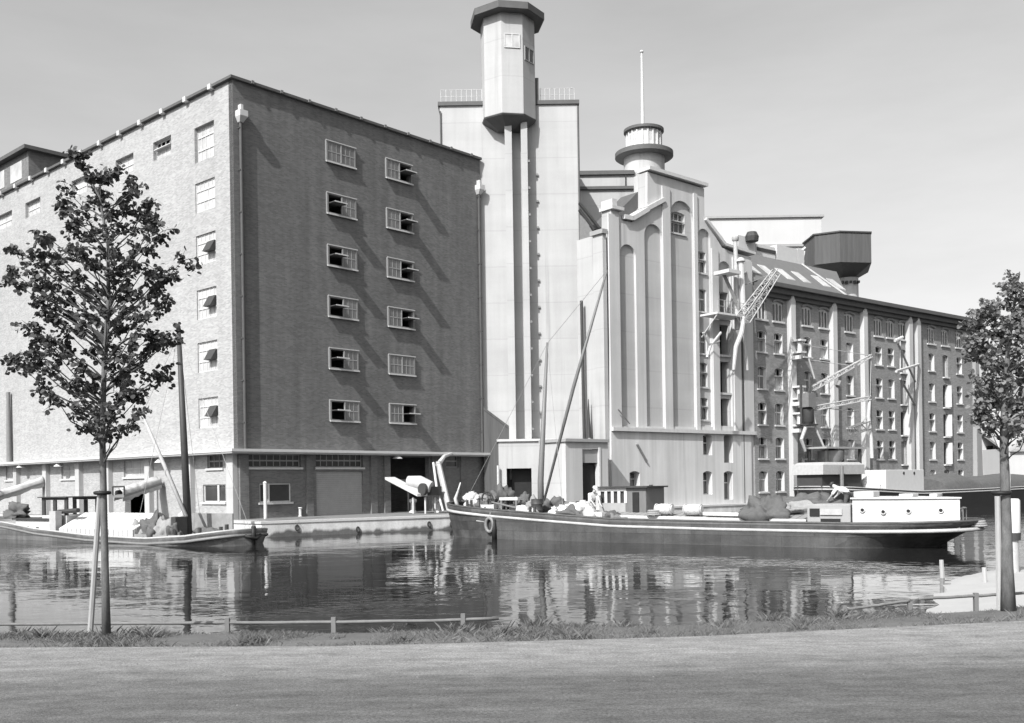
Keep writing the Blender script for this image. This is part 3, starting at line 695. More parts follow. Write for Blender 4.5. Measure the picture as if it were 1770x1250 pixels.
H4 = hole(1207.5, 1230, 396, 737); H5 = hole(1243, 1265, 452, 737)
# recessed back plane with real openings
wh_ = [WM.rect(1164, 363, 1187, 400)]
rows4 = [(432, 470), (497, 537), (572, 610), (625, 668), (686, 725)]
wn4 = [(WM.t(1211, 600), WM.t(1226, 600), WM.z(1211, y1), WM.z(1211, y0)) for y0, y1 in rows4]
rows5 = [(503, 548), (560, 612), (624, 678), (688, 736)]
wn5 = [(WM.t(1245, 600), WM.t(1263, 600), WM.z(1245, y1), WM.z(1245, y0)) for y0, y1 in rows5]
low = [(WM.t(1086, 830), WM.t(1103, 830), WM.z(1086, 848), WM.z(1086, 815)), (WM.t(1213, 770), WM.t(1228, 770), WM.z(1213, 787), WM.z(1213, 751)), (WM.t(1213, 830), WM.t(1228, 830), WM.z(1213, 855), WM.z(1213, 815)),
       (WM.t(1249, 770), WM.t(1264, 770), WM.z(1249, 800), WM.z(1249, 751)), (WM.t(1249, 830), WM.t(1264, 830), QZ + 0.3, WM.z(1249, 815))]
MB(WMg.M()).prism(outline, [H1, H2, H3, H4, H5] + [arch(w_[0] - .01, w_[1] + .01, w_[2], w_[3] + .01, 0.13) for w_ in low], -0.40, -0.203).build('front', K['grey_wall'], gm)
back = list(outline)
MB(WMg.M()).prism(back, [arch(*w_, 0.12) for w_ in wh_ + wn4 + low] + [arch(*w_, 0) for w_ in wn5], -0.20, 0.5).build('wall', K['white_wall'], gm)
# pilasters, copings, ledge
b = MB(WMg.M())
for p0, p1, pt in ((1053, 1071, 366), (1147, 1160, 318), (1201, 1207, 330), (1231, 1242, 425), (1267, 1279, 440), (1284, 1300, 446)):
    b.box(WM.t(p0, 600), WM.t(p1, 600), -0.52, -0.403, zl, WM.z((p0+p1)/2, pt + 6))
each(b, 'pilaster', K['grey_wall'], gm)
b = MB(WMg.M()); b.box(0.02, TM - 0.02, -0.76, -0.403, zl - 0.16, zl + 0.10); b.build('ledge', K['offwhite'], gm)
b = MB(WMg.M()); b.prism([(0.0, QZ - 0.3), (TM - 0.5, QZ - 0.3), (TM - 0.5, zl - 0.163), (0.0, zl - 0.163)],
    [arch(w_[0] - 0.02, w_[1] + 0.02, w_[2], w_[3] + 0.02, 0.14) for w_ in low], -0.55, -0.403); b.build('plinth', K['stain_wall'], gm)
def coping(b, pts, w=0.22, h=0.24):
    for (a0, a1) in zip(pts, pts[1:]):
        p, q_ = wp(*a0), wp(*a1); dx, dz = q_[0]-p[0], q_[1]-p[1]; l = math.hypot(dx, dz); nxx, nzz = -dz/l*h, dx/l*h
        b.add([(p[0], -0.40-w, p[1]), (q_[0], -0.40-w, q_[1]), (q_[0], 0.55, q_[1]), (p[0], 0.55, p[1]), (p[0]+nxx, -0.40-w, p[1]+nzz), (q_[0]+nxx, -0.40-w, q_[1]+nzz), (q_[0]+nxx, 0.55, q_[1]+nzz), (p[0]+nxx, 0.55, p[1]+nzz)],
              [(0,3,2,1),(4,5,6,7),(0,1,5,4),(1,2,6,5),(2,3,7,6),(3,0,4,7)])
b = MB(WMg.M()); coping(b, [(1118, 294), (1219, 324)], 0.3); coping(b, [(1119, 364), (1147, 349)], 0.25, 0.3); coping(b, [(1092, 382), (1119, 366)], 0.25, 0.3); coping(b, [(1076, 379), (1091, 382)], 0.25, 0.3); coping(b, [(1217, 381), (1250, 424)], 0.2); coping(b, [(1251, 425), (1303, 441)], 0.2, 0.2)
b.build('coping', K['offwhite'], gm)
b = MB(WMg.M()); x0, x1 = WM.t(1055, 362), WM.t(1072, 362); zz = WM.z(1056, 362); b.box(x0 - 0.1, x1 + 0.1, -0.7, 0.6, zz + 0.003, zz + 0.22); b.box(x0, x1 - 0.5, -0.6, 0.5, zz + 0.22, zz + 0.7); b.build('pier_cap', K['offwhite'], gm)
# body behind the gable and the upper block
b = MB(WMg.M()); zb = WM.z(1056, 372)
b.box(0.0, 0.5, 0.503, 2.6, QZ - 0.3, WM.z(1053, 402)); b.box(TM - 0.6, TM, 0.503, 9, QZ - 0.3, wp(1302, 446)[1] - 0.5)
b.slab([(0.503, 2.2), (0.503, 2.6), (6.6, 9.0), (TM - 0.603, 9.0), (TM - 0.603, 8.6), (6.8, 8.6)], QZ - 0.3, zb - 1.2)
b.build('side_wall', K['white_wall'], gm)
b = MB(WMg.M()); b.box(0.6, TM - 0.7, 1.5, 1.6, QZ - 0.2, zb - 1.4); b.box(0.51, TM - 0.61, 0.51, 1.499, zb - 1.5, zb - 1.4); b.build('light_blocker', K['black'], gm)  # added black backing and lid, keep light out behind the openings
xb0, xb1 = WM.t(1119, 330), WM.t(1217, 330); zt0, zt1 = wp(1119, 297)[1], wp(1217, 326)[1]
MB(WMg.M()).add([(xb0, 0.503, zb - 2), (xb1, 0.503, zb - 2), (xb1, 0.9, zb - 2), (xb0, 0.9, zb - 2), (xb0, 0.503, zt0 - 0.05), (xb1, 0.503, zt1 - 0.05), (xb1, 0.9, zt1 - 0.05), (xb0, 0.9, zt0 - 0.05)],
    [(0,3,2,1),(4,5,6,7),(0,1,5,4),(1,2,6,5),(2,3,7,6),(3,0,4,7)]).build('upper_block', K['grey_wall'], gm)
b = MB(WMg.M()); zq = WM.z(1092, 386)
b.add([(0.5, 0.503, zq - 0.4), (xb0 - 0.003, 0.503, zq - 0.4), (xb0 - 0.003, 0.503, zt0 - 1.2), (0.5, 2.2, zq - 0.4), (xb0 - 0.003, 2.2, zq - 0.4), (xb0 - 0.003, 2.2, zt0 - 1.2)], [(0,1,2),(3,5,4),(0,2,5,3),(0,3,4,1),(1,4,5,2)])
zr = outline[5][1] - 0.2
b.add([(xb1 + 0.003, 0.503, zr), (TM - 0.01, 0.503, wp(1302, 446)[1] - 0.1), (TM - 0.01, 8.5, wp(1302, 446)[1] - 0.1), (xb1 + 0.003, 8.5, zr), (xb1 + 0.003, 0.503, zr - 0.3), (TM - 0.01, 0.503, wp(1302, 446)[1] - 0.4), (TM - 0.01, 8.5, wp(1302, 446)[1] - 0.4), (xb1 + 0.003, 8.5, zr - 0.3)],
    [(0,1,2,3),(4,7,6,5),(0,4,5,1),(1,5,6,2),(2,6,7,3),(3,7,4,0)])
b.build('roof', K['coping'], gm)
# corner pier towards the silo
PW = Wall(A3 + Vector((-0.627, 0.779)) * 0.0, D3); zpc = WM.z(1040, 403)
b = MB(WMg.M()); b.box(-0.35, -0.004, -0.35, 0.6, QZ - 0.3, zpc); b.build('corner_pier', K['white_wall'], gm)
b = MB(WMg.M()); b.box(-0.5, -0.01, -0.5, 0.75, zpc + 0.003, zpc + 0.3); b.build('pier_cap', K['grey_paint'], gm)
# gallery roof bridging to the silo
b = MB(); g0 = P(1002, 352, 71.0); g1 = P(1037, 396, 68.9); g2 = P(1002, 364, 71.0); g3 = P(1028, 399, 69.0)
for a_, c_ in ((g0, g1), (g2, g3)): b.cyl(a_, c_, 0.13, n=6)
each(b, 'gallery_beam', K['black'], gm)
b = MB(); p_ = [P(1002, 372, 70.25), P(1030, 402, 68.95)]
b.add([p_[0], p_[1], P(1030, 440, 68.95), P(1002, 520, 70.25)] + [v + Vector((0.12, 0.1, 0)) for v in (p_[0], p_[1], P(1030, 440, 68.95), P(1002, 520, 70.25))], [(0,1,2,3),(4,5,6,7),(0,1,5,4),(1,2,6,5),(2,3,7,6),(3,0,4,7)])
b.build('flank_shade', K['steel'], gm)  # dark sheet laid over the flank, painted shade below the beams
b = MB(); q0 = P(1005, 520, 69.4); q1 = P(1010, 760, 69.4); b.cyl(q1, q0, 0.11, n=8); b.cyl(P(1018, 757, 69.0), P(1017, 690, 69.0), 0.16, 0.03, n=8); b.build('drainpipe', K['dark'], gm)
# windows and loading doors
MB(WMg.M()).add([(0,0,0)], []) 
window(gm, WMg.off(-0.2), *wh_[0], depth=0.2, rise=0.12, mull=2, trans=(0.5,), open_top=True, frame='white')
for i, w_ in enumerate(wn4): window(gm, WMg.off(-0.2), *w_, jamb=True, fw=0.05, depth=0.2, rise=0.1, mull=1, trans=(0.55,), open_top=i in (0, 3, 4), frame='white')
for i, w_ in enumerate(low):
    if i != 3: window(gm, WMg.off(-0.2), *w_, depth=0.1, rise=0.12, mull=1, trans=(0.6,), frame='offwhite' if i else 'grey_paint', sill=False)
b = MB(WMg.M())
for w_ in wn5[:1]: b.box(w_[0] + 0.02, w_[0] + (w_[1]-w_[0])*0.55, 0.1, 0.16, w_[2], w_[3] - 0.02)
b.build('door', K['offwhite'], gm)
b = MB(WMg.M())
for w_ in wn5: b.box(w_[0] - 0.1, w_[1] + 0.1, -0.35, -0.003, w_[2] - 0.16, w_[2])
each(b, 'threshold', K['offwhite'], gm)
x0, x1 = WM.t(1207, 545), WM.t(1256, 550); zp = WM.z(1207, 548)
b = MB(WMg.M()); b.box(x0, x1, -2.2, -0.585, zp, zp + 0.14); hp = b.build('hoist_platform', K['white'], gm)
b = MB(WMg.M()); 
for x in (x0 + 0.1, x1 - 0.1): b.cyl((x, -2.1, zp - 0.02), (x, -0.62, zp - 1.5), 0.05, n=6)
each(b, 'bracket', K['offwhite'], hp)
b = MB(WMg.M()); railing(b, x0 + 0.05, x1 - 0.05, zp + 0.14, 0.9, -2.15, 4); b.build('railing', K['pipe'], hp)
b = MB(WMg.M()); t_ = WM.t(1281, 600); b.cyl((t_, -0.5, QZ), (t_, -0.5, WM.z(1281, 450)), 0.07, n=8); t2 = TM + 0.18; b.cyl((t2, -0.2, QZ - 0.1), (t2, -0.2, WM.z(1304, 470)), 0.13, n=8); b.build('drainpipe', K['dark'], gm)
b = MB(WMg.M()); t_ = WM.t(1082, 724); b.cyl((WM.t(1063, 708), -0.7, WM.z(1063, 708)), (WM.t(1082, 733), -0.75, WM.z(1082, 733)), 0.05, n=6); b.cyl((WM.t(1097, 768), -0.62, WM.z(1097, 768)), (WM.t(1114, 798), -0.62, WM.z(1114, 798)), 0.09, n=6); b.build('wall_fitting', K['steel'], gm)

# ================================================================== LOW WHITE ANNEXE ON THE QUAY
AW = Wall((0, 69.6), (1, 0)); ax0, ax1 = AW.t(862, 800), AW.t(978, 800); az = AW.z(900, 763)
an = thing('loading_annexe', 'low flat-roofed white annexe with a dark loading doorway at the foot of the silo', 'annexe', (ax0, 69.6, QZ))
dr = (AW.t(876, 830), AW.t(919, 830), QZ + 0.0, AW.z(876, 810))
MB(AW.M()).prism([(ax0, QZ - 0.3), (ax1, QZ - 0.3), (ax1, az), (ax0, az)], [arch(dr[0], dr[1], QZ - 0.1, dr[3], 0)], 0, 0.35).build('wall', K['white_wall'], an)
b = MB(AW.M()); b.box(ax0, ax0 + 0.3, 0.353, 6.3, QZ - 0.3, az); b.box(ax1 - 0.3, ax1, 0.353, 6.3, QZ - 0.3, az); b.box(ax0 + 0.303, ax1 - 0.303, 6.0, 6.3, QZ - 0.3, az); b.build('wall', K['grey_wall'], an)
b = MB(AW.M()); b.box(ax0 - 0.12, ax1 - 0.05, -0.14, 6.3, az + 0.003, az + 0.16); b.build('roof', K['offwhite'], an)
A4 = WM.A - D3 * (-WM.t(976, 800)); AB = WM.off(-1.2); bx0, bx1 = AB.t(978, 800), AB.t(1051, 800); bz = AB.z(1000, 764)
d2_ = (AB.t(1007, 810), AB.t(1035, 810), QZ - 0.1, AB.z(1007, 776))
MB(AB.M()).prism([(bx0, QZ - 0.3), (bx1, QZ - 0.3), (bx1, bz), (bx0, bz)], [arch(*d2_, 0)], 0, 0.35).build('porch_wall', K['grey_wall'], an)
b = MB(AB.M()); b.box(bx0, bx0 + 0.3, 0.353, 2.4, QZ - 0.3, bz); b.box(bx1 - 0.3, bx1, 0.353, 1.19, QZ - 0.3, bz); b.box(bx0 + 0.303, bx1 - 0.303, 0.9, 1.15, QZ - 0.3, bz - 0.5); b.build('porch_wall', K['white_wall'], an)
b = MB(AB.M()); b.box(bx0 - 0.12, bx1 + 0.02, -0.16, 2.5, bz + 0.003, bz + 0.2); b.build('porch_roof', K['grey_paint'], an)
b = MB(AB.M()); b.box(d2_[0] + 0.02, d2_[1] - 0.02, 0.12, 0.2, AB.z(1007, 800), d2_[3] - 0.02); b.build('shutter', K['grey_paint'], an)
b = MB(AB.M()); b.box(d2_[0] + 0.02, d2_[1] - 0.02, 0.4, 0.5, QZ, AB.z(1007, 803)); b.build('doorway', K['black'], an)
b = MB(AB.M()); b.box(d2_[1], d2_[1] + 0.14, -0.06, -0.003, QZ, d2_[3] + 0.1); b.build('door_frame', K['white'], an)
b = MB(AW.M()); b.box(ax0 + 0.9, ax1 - 0.4, 0.9, 1.0, QZ - 0.1, az - 0.4); b.build('doorway', K['black'], an); b = MB(AW.M()); zz = AW.z(862, 805); b.cyl((ax0 - 0.05, -0.3, QZ), (ax0 - 0.05, -0.3, zz), 0.08, n=8); b.build('post', K['offwhite'], an)  # black panel added behind the opening, interior shade put in as colour
# dark lean-to between warehouse and silo
LY = Wall((0, 71.3), (1, 0)); l0, l1 = LY.t(836, 740), LY.t(889, 740)
ls = thing('lean_to_shed', 'dark lean-to shed roof wedged between the brick warehouse and the silo', 'shed', (l0, 71.3, QZ))
zA, zB = LY.z(838, 708), LY.z(886, 748)
MB(LY.M()).add([(l0, 0, zA), (l1, 0, zB), (l1, 0.7, zB), (l0, 0.7, zA), (l0, 0, zA + 0.2), (l1, 0, zB + 0.2), (l1, 0.7, zB + 0.2), (l0, 0.7, zA + 0.2)], [(0,3,2,1),(4,5,6,7),(0,1,5,4),(1,2,6,5),(2,3,7,6),(3,0,4,7)]).build('roof', K['board'], ls)
MB(LY.M()).prism([(l0, QZ), (l1, QZ), (l1, zB - 0.003), (l0, zA - 0.003)], [], 0.05, 0.2).build('wall', K['board'], ls)

# ================================================================== LONG BRICK MILL (right)
A5 = Vector((ray(1303, 700)[0] * 77.7, 77.7)); WB = Wall(A5, D3)
TB = WB.t(1686, 690); zc0 = WB.off(-0.8).z(1400, 505)
lm = thing('long_mill', 'long six-storey brick mill with white pilasters and a dark cornice, receding to the right', 'mill', (A5.x, A5.y, QZ))
rowz = [(WB.z(1340, y1), WB.z(1340, y0)) for y0, y1 in ((523, 553), (576, 609), (637, 672), (698, 733), (757, 791), (815, 848))]
bays = [(1318, 'w'), (1347, 'w'), (1397, 'w'), (1426, 'w'), (1470, 'w'), (1520, 'w'), (1541, 'w'), (1562, 'd'), (1611, 'w'), (1635, 'd'), (1659, 'w')]
wins, holes = [], []
for px, k in bays:
    tc = WB.t(px, 700)
    for r, (z0, z1) in enumerate(rowz):
        hw = 0.55 if k == 'w' else 0.50
        if r == 0: q_ = (tc - 0.68, tc + 0.68, z0 - 0.1, z1 + 0.1, 0.16, 'triple')
        elif k == 'd': q_ = (tc - hw, tc + hw, z0 - 0.55, z1 + 0.05, 0.10, 'door')
        else: q_ = (tc - hw, tc + hw, z0 - 0.08, z1 + 0.08, 0.13, 'win')
        wins.append((px, r) + q_); holes.append(arch(q_[0], q_[1], q_[2], q_[3], q_[4], 6))
MB(WB.M()).prism([(0.02, QZ - 0.3), (TB, QZ - 0.3), (TB, zc0), (0.02, zc0)], holes, 0, 0.45).build('wall', K['brick_dark'], lm)
b = MB(WB.M()); b.box(TB - 0.45, TB, 0.453, 13, QZ - 0.3, zc0); b.box(0.02, TB - 0.453, 12.5, 13, QZ - 0.3, zc0); b.box(0.02, 0.4, 0.453, 12.49, QZ - 0.3, zc0); b.build('rear_wall', K['brick_dark'], lm)
b = MB(WB.M()); b.box(0.3, TB + 0.3, -0.85, 0.3, zc0 + 0.003, zc0 + 0.32); b.box(0.3, TB + 0.2, -0.55, -0.003, zc0 - 0.42, zc0 - 0.003); b.box(0.3, TB + 0.1, -0.3, -0.003, zc0 - 0.75, zc0 - 0.423); b.build('cornice', K['coping'], lm)
b = MB(WB.M()); b.box(0.41, TB - 0.5, 0.5, 12.45, zc0 - 0.3, zc0 - 0.1); b.build('flat_roof', K['slate'], lm)
# slate roof over the near half
RB = WB.off(3.6); zrg = RB.z(1380, 456); tr1 = WB.t(1459, 515); tr0 = WB.off(3.6).t(1247, 430); trr = RB.t(1446, 470)
b = MB(WB.M()); b.add([(0.2, -0.3, zc0 + 0.34), (tr1, -0.3, zc0 + 0.34), (trr, 3.6, zrg), (0.2, 3.6, zrg), (0.2, 11.5, zc0 + 0.34), (tr1, 11.5, zc0 + 0.34), (trr, 8.2, zrg), (0.2, 8.2, zrg)],
    [(0,1,2,3), (3,2,6,7), (7,6,5,4), (1,5,6,2), (0,3,7,4), (0,4,5,1)]); rf = b.build('roof', K['slate'], lm)
dz = zrg - zc0 - 0.34
for px, py in ((1297, 466), (1326, 474), (1356, 481), (1384, 488), (1418, 493), (1444, 497)):
    wl_ = WB.off(1.4); tc = wl_.t(px, py); b = MB(WB.M())
    def rp(t, y, up=0.06): return (t, y, zc0 + 0.34 + dz * (y + 0.3) / 3.9 + up)
    b.add([rp(tc-.5, 0.7), rp(tc+.5, 0.7), rp(tc+.5, 2.0), rp(tc-.5, 2.0), rp(tc-.5, 0.7, -.05), rp(tc+.5, 0.7, -.05), rp(tc+.5, 2.0, -.05), rp(tc-.5, 2.0, -.05)], [(0,1,2,3),(0,4,5,1),(1,5,6,2),(2,6,7,3),(3,7,4,0)])
    b.build('skylight', K['glass_pale'], rf)
b = MB(WB.M())
b.cyl((WB.t(1447, 468) , 3.5, zrg), (tr1 + 0.05, -0.35, zc0 + 0.36), 0.08, n=6); b.build('verge_board', K['pipe'], rf)
# plant on the ridge
b = MB(RB.off(2.2).M()); w2 = RB.off(2.2)
for x0, y0, x1, y1 in ((1276, 406, 1306, 440), (1307, 421, 1340, 440), (1343, 423, 1378, 450), (1379, 430, 1390, 460)):
    r_ = w2.rect(x0, y0, x1, y1); b.box(r_[0], r_[1], 0, 1.5, zrg - 1, r_[3])
rv = b.build('roof_vent', K['white'], lm)
b = MB(w2.M()); t_, z_ = w2.tz(1293, 411); b.lathe([(0.55, -0.4), (0.6, 0), (0.4, 0.4)], (t_, -0.4, z_ ), 12); 
r_ = w2.rect(1308, 427, 1340, 433); b.box(r_[0], r_[1], -0.05, -0.003, r_[2], r_[3]); b.build('louvre', K['dark'], rv)
# pilasters with pointed caps
for px, y0 in ((1374, 519), (1446, 529), (1499, 539), (1577, 554), (1591, 557)):
    tc = WB.off(-0.42).t(px, 700); zt = WB.z(px, y0 + 4); b = MB(WB.M()); w_ = 0.30
    b.box(tc - w_, tc + w_, -0.42, -0.003, QZ - 0.2, zt)
    b.add([(tc - w_, -0.42, zt), (tc + w_, -0.42, zt), (tc + w_, -0.003, zt), (tc - w_, -0.003, zt), (tc, -0.42, zt + 0.5), (tc, -0.003, zt + 0.9)], [(0,1,4),(1,2,5,4),(2,3,5),(3,0,4,5)])
    each(b, 'pilaster', K['grey_wall'], lm)
b = MB(WB.M()); b.add([(TB - 0.7, -0.45, QZ - 0.2), (TB + 0.5, -0.45, QZ - 0.2), (TB + 0.5, 1.5, QZ - 0.2), (TB - 0.7, 1.5, QZ - 0.2), (TB - 0.45, -0.3, zc0 - 0.6), (TB + 0.12, -0.3, zc0 - 0.6), (TB + 0.12, 1.5, zc0 - 0.6), (TB - 0.45, 1.5, zc0 - 0.6)], [(0,1,5,4),(1,2,6,5),(2,3,7,6),(3,0,4,7),(4,5,6,7)])
b.build('buttress', K['pilaster'], lm)
rw = random.Random(3)
for (px, r, x0, x1, z0, z1, rise, kind) in wins:
    if kind == 'triple':
        M = WB.M(); b = MB(M)
        b.prism(arch(x0 + .002, x1 - .002, z0 + .002, z1 - .002, rise), [arch(x0 + .06 + (x1-x0-.12)*k/3 + .045, x0 + .06 + (x1-x0-.12)*(k+1)/3 - .045, z0 + .07, z1 - .16 - (0.06 if k != 1 else 0), 0.12) for k in range(3)], 0.1, 0.2)
        w_ = b.build('window', K['offwhite'], lm); MB(M).box(x0 + .05, x1 - .05, 0.15, 0.16, z0 + .06, z1 - rise).build('pane', K['glass'], w_)
        MB(M).box(x0 - .1, x1 + .1, -.12, 0.095, z0 - .14, z0).build('sill', K['white'], w_)
        b = MB(M); ho = arch(x0 - 0.12, x1 + 0.12, z1 - 0.35, z1 + 0.22, rise + 0.1); hi = arch(x0 - 0.0, x1 + 0.0, z1 - 0.349, z1 + 0.04, rise)
        b.prism(ho[2:] + list(reversed(hi[2:])), [], -0.10, -0.003); b.build('hood', K['brick_dark'], w_)
    elif kind == 'door':
        M = WB.M(); b = MB(M)
        closed = rw.random() < 0.35
        b.prism(arch(x0 + .002, x1 - .002, z0 + .002, z1 - .002, rise), [arch(x0 + .07, x1 - .07, z0 + .03, z1 - .08, rise*.8)], 0.2, 0.28)
        w_ = b.build('loading_door', K['offwhite'], lm)
        if closed: MB(M).box(x0 + .06, x1 - .06, 0.24, 0.27, z0 + .03, z1 - rise).build('door_leaf', K['steel'], w_)
        else: MB(M).box(x1 - .06, x1 - .02, -0.35, 0.195, z0 + .03, z1 - rise).build('door_leaf', K['white'], w_)
        MB(M).box(x0 - .05, x1 + .05, -.2, 0.195, z0 - .12, z0).build('threshold', K['white'], w_)
    else:
        window(lm, WB, x0, x1, z0, z1, jamb=True, fw=0.05, depth=0.26, rise=rise, mull=1, trans=(0.58,), open_top=rw.random() < 0.6, pane=rw.choice(['glass', 'glass', 'glass', 'glass_grey', 'glass_grey', 'glass_pale']), frame='white' if rw.random() < 0.7 else 'offwhite', bar=0.06)

# ================================================================== BACKGROUND BUILDINGS AND WATER TOWER
FW = Wall((0, 118.0), (1, 0)); z_ = FW.z(1320, 377)
fb = thing('rear_block', 'pale flat-topped block rising behind the slate roof, left of the water tower', 'building', (FW.t(1320, 400), 118, QZ))
x0, x1 = FW.t(1180, 420), FW.t(1420, 420)
MB(FW.M()).box(x0, x1, 0, 14, QZ, z_).build('wall', K['far_wall'], fb)
b = MB(FW.M()); b.box(x0 - 0.2, x1 + 0.3, -0.25, 14.2, z_ + 0.003, z_ + 0.25); b.build('coping', K['grey_paint'], fb)
zz = FW.z(1320, 423); MB(FW.M()).box(x0, x1 - 2, -0.2, -0.003, zz - 0.3, zz).build('string_course', K['grey_paint'], fb)
TT = Wall((0, 106.0), (1, 0)); cxx = TT.t(1452, 440); k_ = 106.0 / F
wt = thing('water_tower', 'water tower with a dark boarded polygonal tank on a pale shaft above the slate roof', 'water tower', (cxx, 106, QZ))
zt, zb = TT.z(1452, 404), TT.z(1452, 455)
def tp(px, Y): return (ray(px, 430)[0] * Y - TT.A.x, Y - 106.0)
plan = [tp(1408, 106.6), tp(1452, 105.4), tp(1506, 106.0), tp(1500, 111.0), tp(1450, 114.0), tp(1389, 110.5)]
ccx, ccy = tp(1464, 109.3)
MB(TT.M()).slab(plan, zb, zt).build('tank', K['board'], wt)
MB(TT.M()).slab([(ccx + (x - ccx)*1.03, ccy + (y - ccy)*1.03) for x, y in plan], zt + 0.003, zt + 0.16).build('tank_roof', K['dark'], wt)
csx = ccx; TT_M = TT.M() @ Matrix.Translation((0, ccy, 0))
fl = [(ccx + 20.5*k_*math.cos(a), ccy + 20.5*k_*math.sin(a)) for a in [math.atan2(y - ccy, x - ccx) for x, y in plan]]
nn_ = len(plan); MB(TT.M()).add([(x, y, zb - 0.003) for x, y in plan] + [(x, y, zb - 1.0) for x, y in fl], [(i, (i+1) % nn_, nn_ + (i+1) % nn_, nn_ + i) for i in range(nn_)] + [tuple(range(nn_)), tuple(range(nn_, 2*nn_))]).build('tank_floor', K['dark'], wt)
sh = MB(TT_M).lathe([(19*k_, QZ), (18.5*k_, zb - 1.005)], (csx, 0, 0), 24).build('shaft', K['white_wall'], wt, smooth=2)
b = MB(TT_M)
for i in range(5): b.box(csx - 1.0 + i*0.42, csx - 0.75 + i*0.42, -18.6*k_ - 0.12, -18.0*k_ + 0.6, zb - 1.7 - 0.1*(i % 2), zb - 1.45)
b.build('corbel', K['dark'], sh)
b = MB(TT.M()); xl = tp(1388, 106)[0] + 0.2; b.tube([(xl - 0.3, -0.5, zb + 0.2), (xl - 0.7, -0.5, zb - 1.2), (xl - 0.2, -0.5, zb + 1.2)], 0.12, 6); b.tube([(xl - 1.3, -0.5, zb + 0.5), (xl - 0.1, -0.5, zb + 1.6)], 0.12, 6); b.build('ladder', K['white'], wt)
# far buildings at the right edge
R1 = Wall((0, 128.0), (1, 0))
rb = thing('far_house', 'pale rendered house far off at the right edge, seen below the tree crown', 'house', (R1.t(1720, 760), 128, QZ))
x0, x1 = R1.t(1694, 760), R1.t(1742, 760); z_ = R1.z(1720, 700)
MB(R1.M()).box(x0, x1, 0, 9, QZ, z_).build('wall', K['far_wall'], rb)
MB(R1.M()).prism([(x0 - 0.4, z_ + 0.003), (x1 + 0.4, z_ + 0.003), ((x0+x1)/2, z_ + 3.2)], [], -0.3, 9.3).build('roof', K['slate'], rb)
b = MB(R1.M())
for i in range(2):
    for j in range(2): b.box(x0 + 0.8 + i*1.6, x0 + 1.6 + i*1.6, -0.05, -0.003, QZ + 1.2 + j*3, QZ + 2.6 + j*3)
b.build('window', K['glass'], rb)
rb2 = thing('far_shed', 'low grey shed with a sloping roof at the far right behind the moored barge', 'shed', (R1.t(1780, 790), 122, QZ))
R2 = Wall((0, 122.0), (1, 0)); x0, x1 = R2.t(1738, 780), R2.t(1900, 780); z_ = R2.z(1760, 775)
MB(R2.M()).box(x0, x1, 0, 8, QZ, z_).build('wall', K['far_wall'], rb2)
MB(R2.M()).add([(x0 - .3, -.4, z_ - .4), (x1, -.4, z_ - .4), (x1, 8.3, z_ + 3), (x0 - .3, 8.3, z_ + 3), (x0 - .3, -.4, z_ - .1), (x1, -.4, z_ - .1), (x1, 8.3, z_ + 3.3), (x0 - .3, 8.3, z_ + 3.3)], [(0,3,2,1),(4,5,6,7),(0,1,5,4),(1,2,6,5),(2,3,7,6),(3,0,4,7)]).build('roof', K['grey_paint'], rb2)

# ================================================================== CRANES AND LOADING GEAR
def lattice(b, p0, p1, w, n, r=0.05, taper=0.6):
    p0, p1 = Vector(p0), Vector(p1); d = (p1 - p0); L = d.length; d.normalize()
    s_ = d.cross(Vector((0, 0, 1))); s_ = s_.normalized() if s_.length > 0.01 else Vector((1, 0, 0)); u = s_.cross(d)
    cs = []
    for i in range(n + 1):
        f = i / n; ww = w * (1 - (1 - taper) * f) / 2; c = p0 + d * (L * f)
        cs.append([c + s_*ww + u*ww, c - s_*ww + u*ww, c - s_*ww - u*ww, c + s_*ww - u*ww])
    for k in range(4): b.tube([c[k] for c in cs], r, 5)
    for i in range(n):
        for k in range(4):
            b.cyl(cs[i][k], cs[i+1][(k+1) % 4] if i % 2 else cs[i+1][(k+3) % 4], r*0.55, n=4)
            b.cyl(cs[i][k], cs[i][(k+1) % 4], r*0.5, n=4)
CW = WM.off(-2.4)
cr = thing('jib_crane', 'wall crane with a raised lattice jib between the gabled mill and the brick mill', 'crane', CW.w(CW.t(1283, 600), 0, CW.z(1283, 560)))
def cp(px, py, k=-2.4): 
    w_ = WM.off(k); t, z = w_.tz(px, py); return w_.w(t, 0, z)
b = MB(); b.cyl(cp(1275, 570, -1.2), cp(1271, 415, -1.2), 0.2, 0.16, n=10); b.lathe([(0.2, 0), (0.27, 0.08), (0.27, 0.3), (0.1, 0.42)], cp(1271, 417, -1.2), 10); b.build('mast', K['pipe'], cr, smooth=2)
b = MB(); b.cyl(cp(1286, 560, -1.6), cp(1281, 452, -1.6), 0.2, n=8); b.lathe([(0.34, 0), (0.32, 0.12), (0.12, 0.28)], cp(1280.5, 452, -1.6), 10); b.build('cable_post', K['offwhite'], cr, smooth=2)
b = MB(); lattice(b, cp(1284, 552), cp(1342, 470), 0.8, 9, 0.045, 0.6); b.build('jib', K['pipe'], cr)
b = MB(); b.cyl(cp(1251, 474, -1.0), cp(1283, 545, -1.6), 0.14, n=6); b.cyl(cp(1270, 500, -1.2), cp(1342, 470), 0.03, n=4); b.build('strut', K['steel'], cr)
b = MB(); c_ = cp(1259, 471, -1.4); b.M = Matrix.Translation(c_) @ WM.M().to_3x3().to_4x4(); b.box(-0.7, 0.7, -0.6, 0.8, -0.15, 0.1); b.build('platform', K['white'], cr)
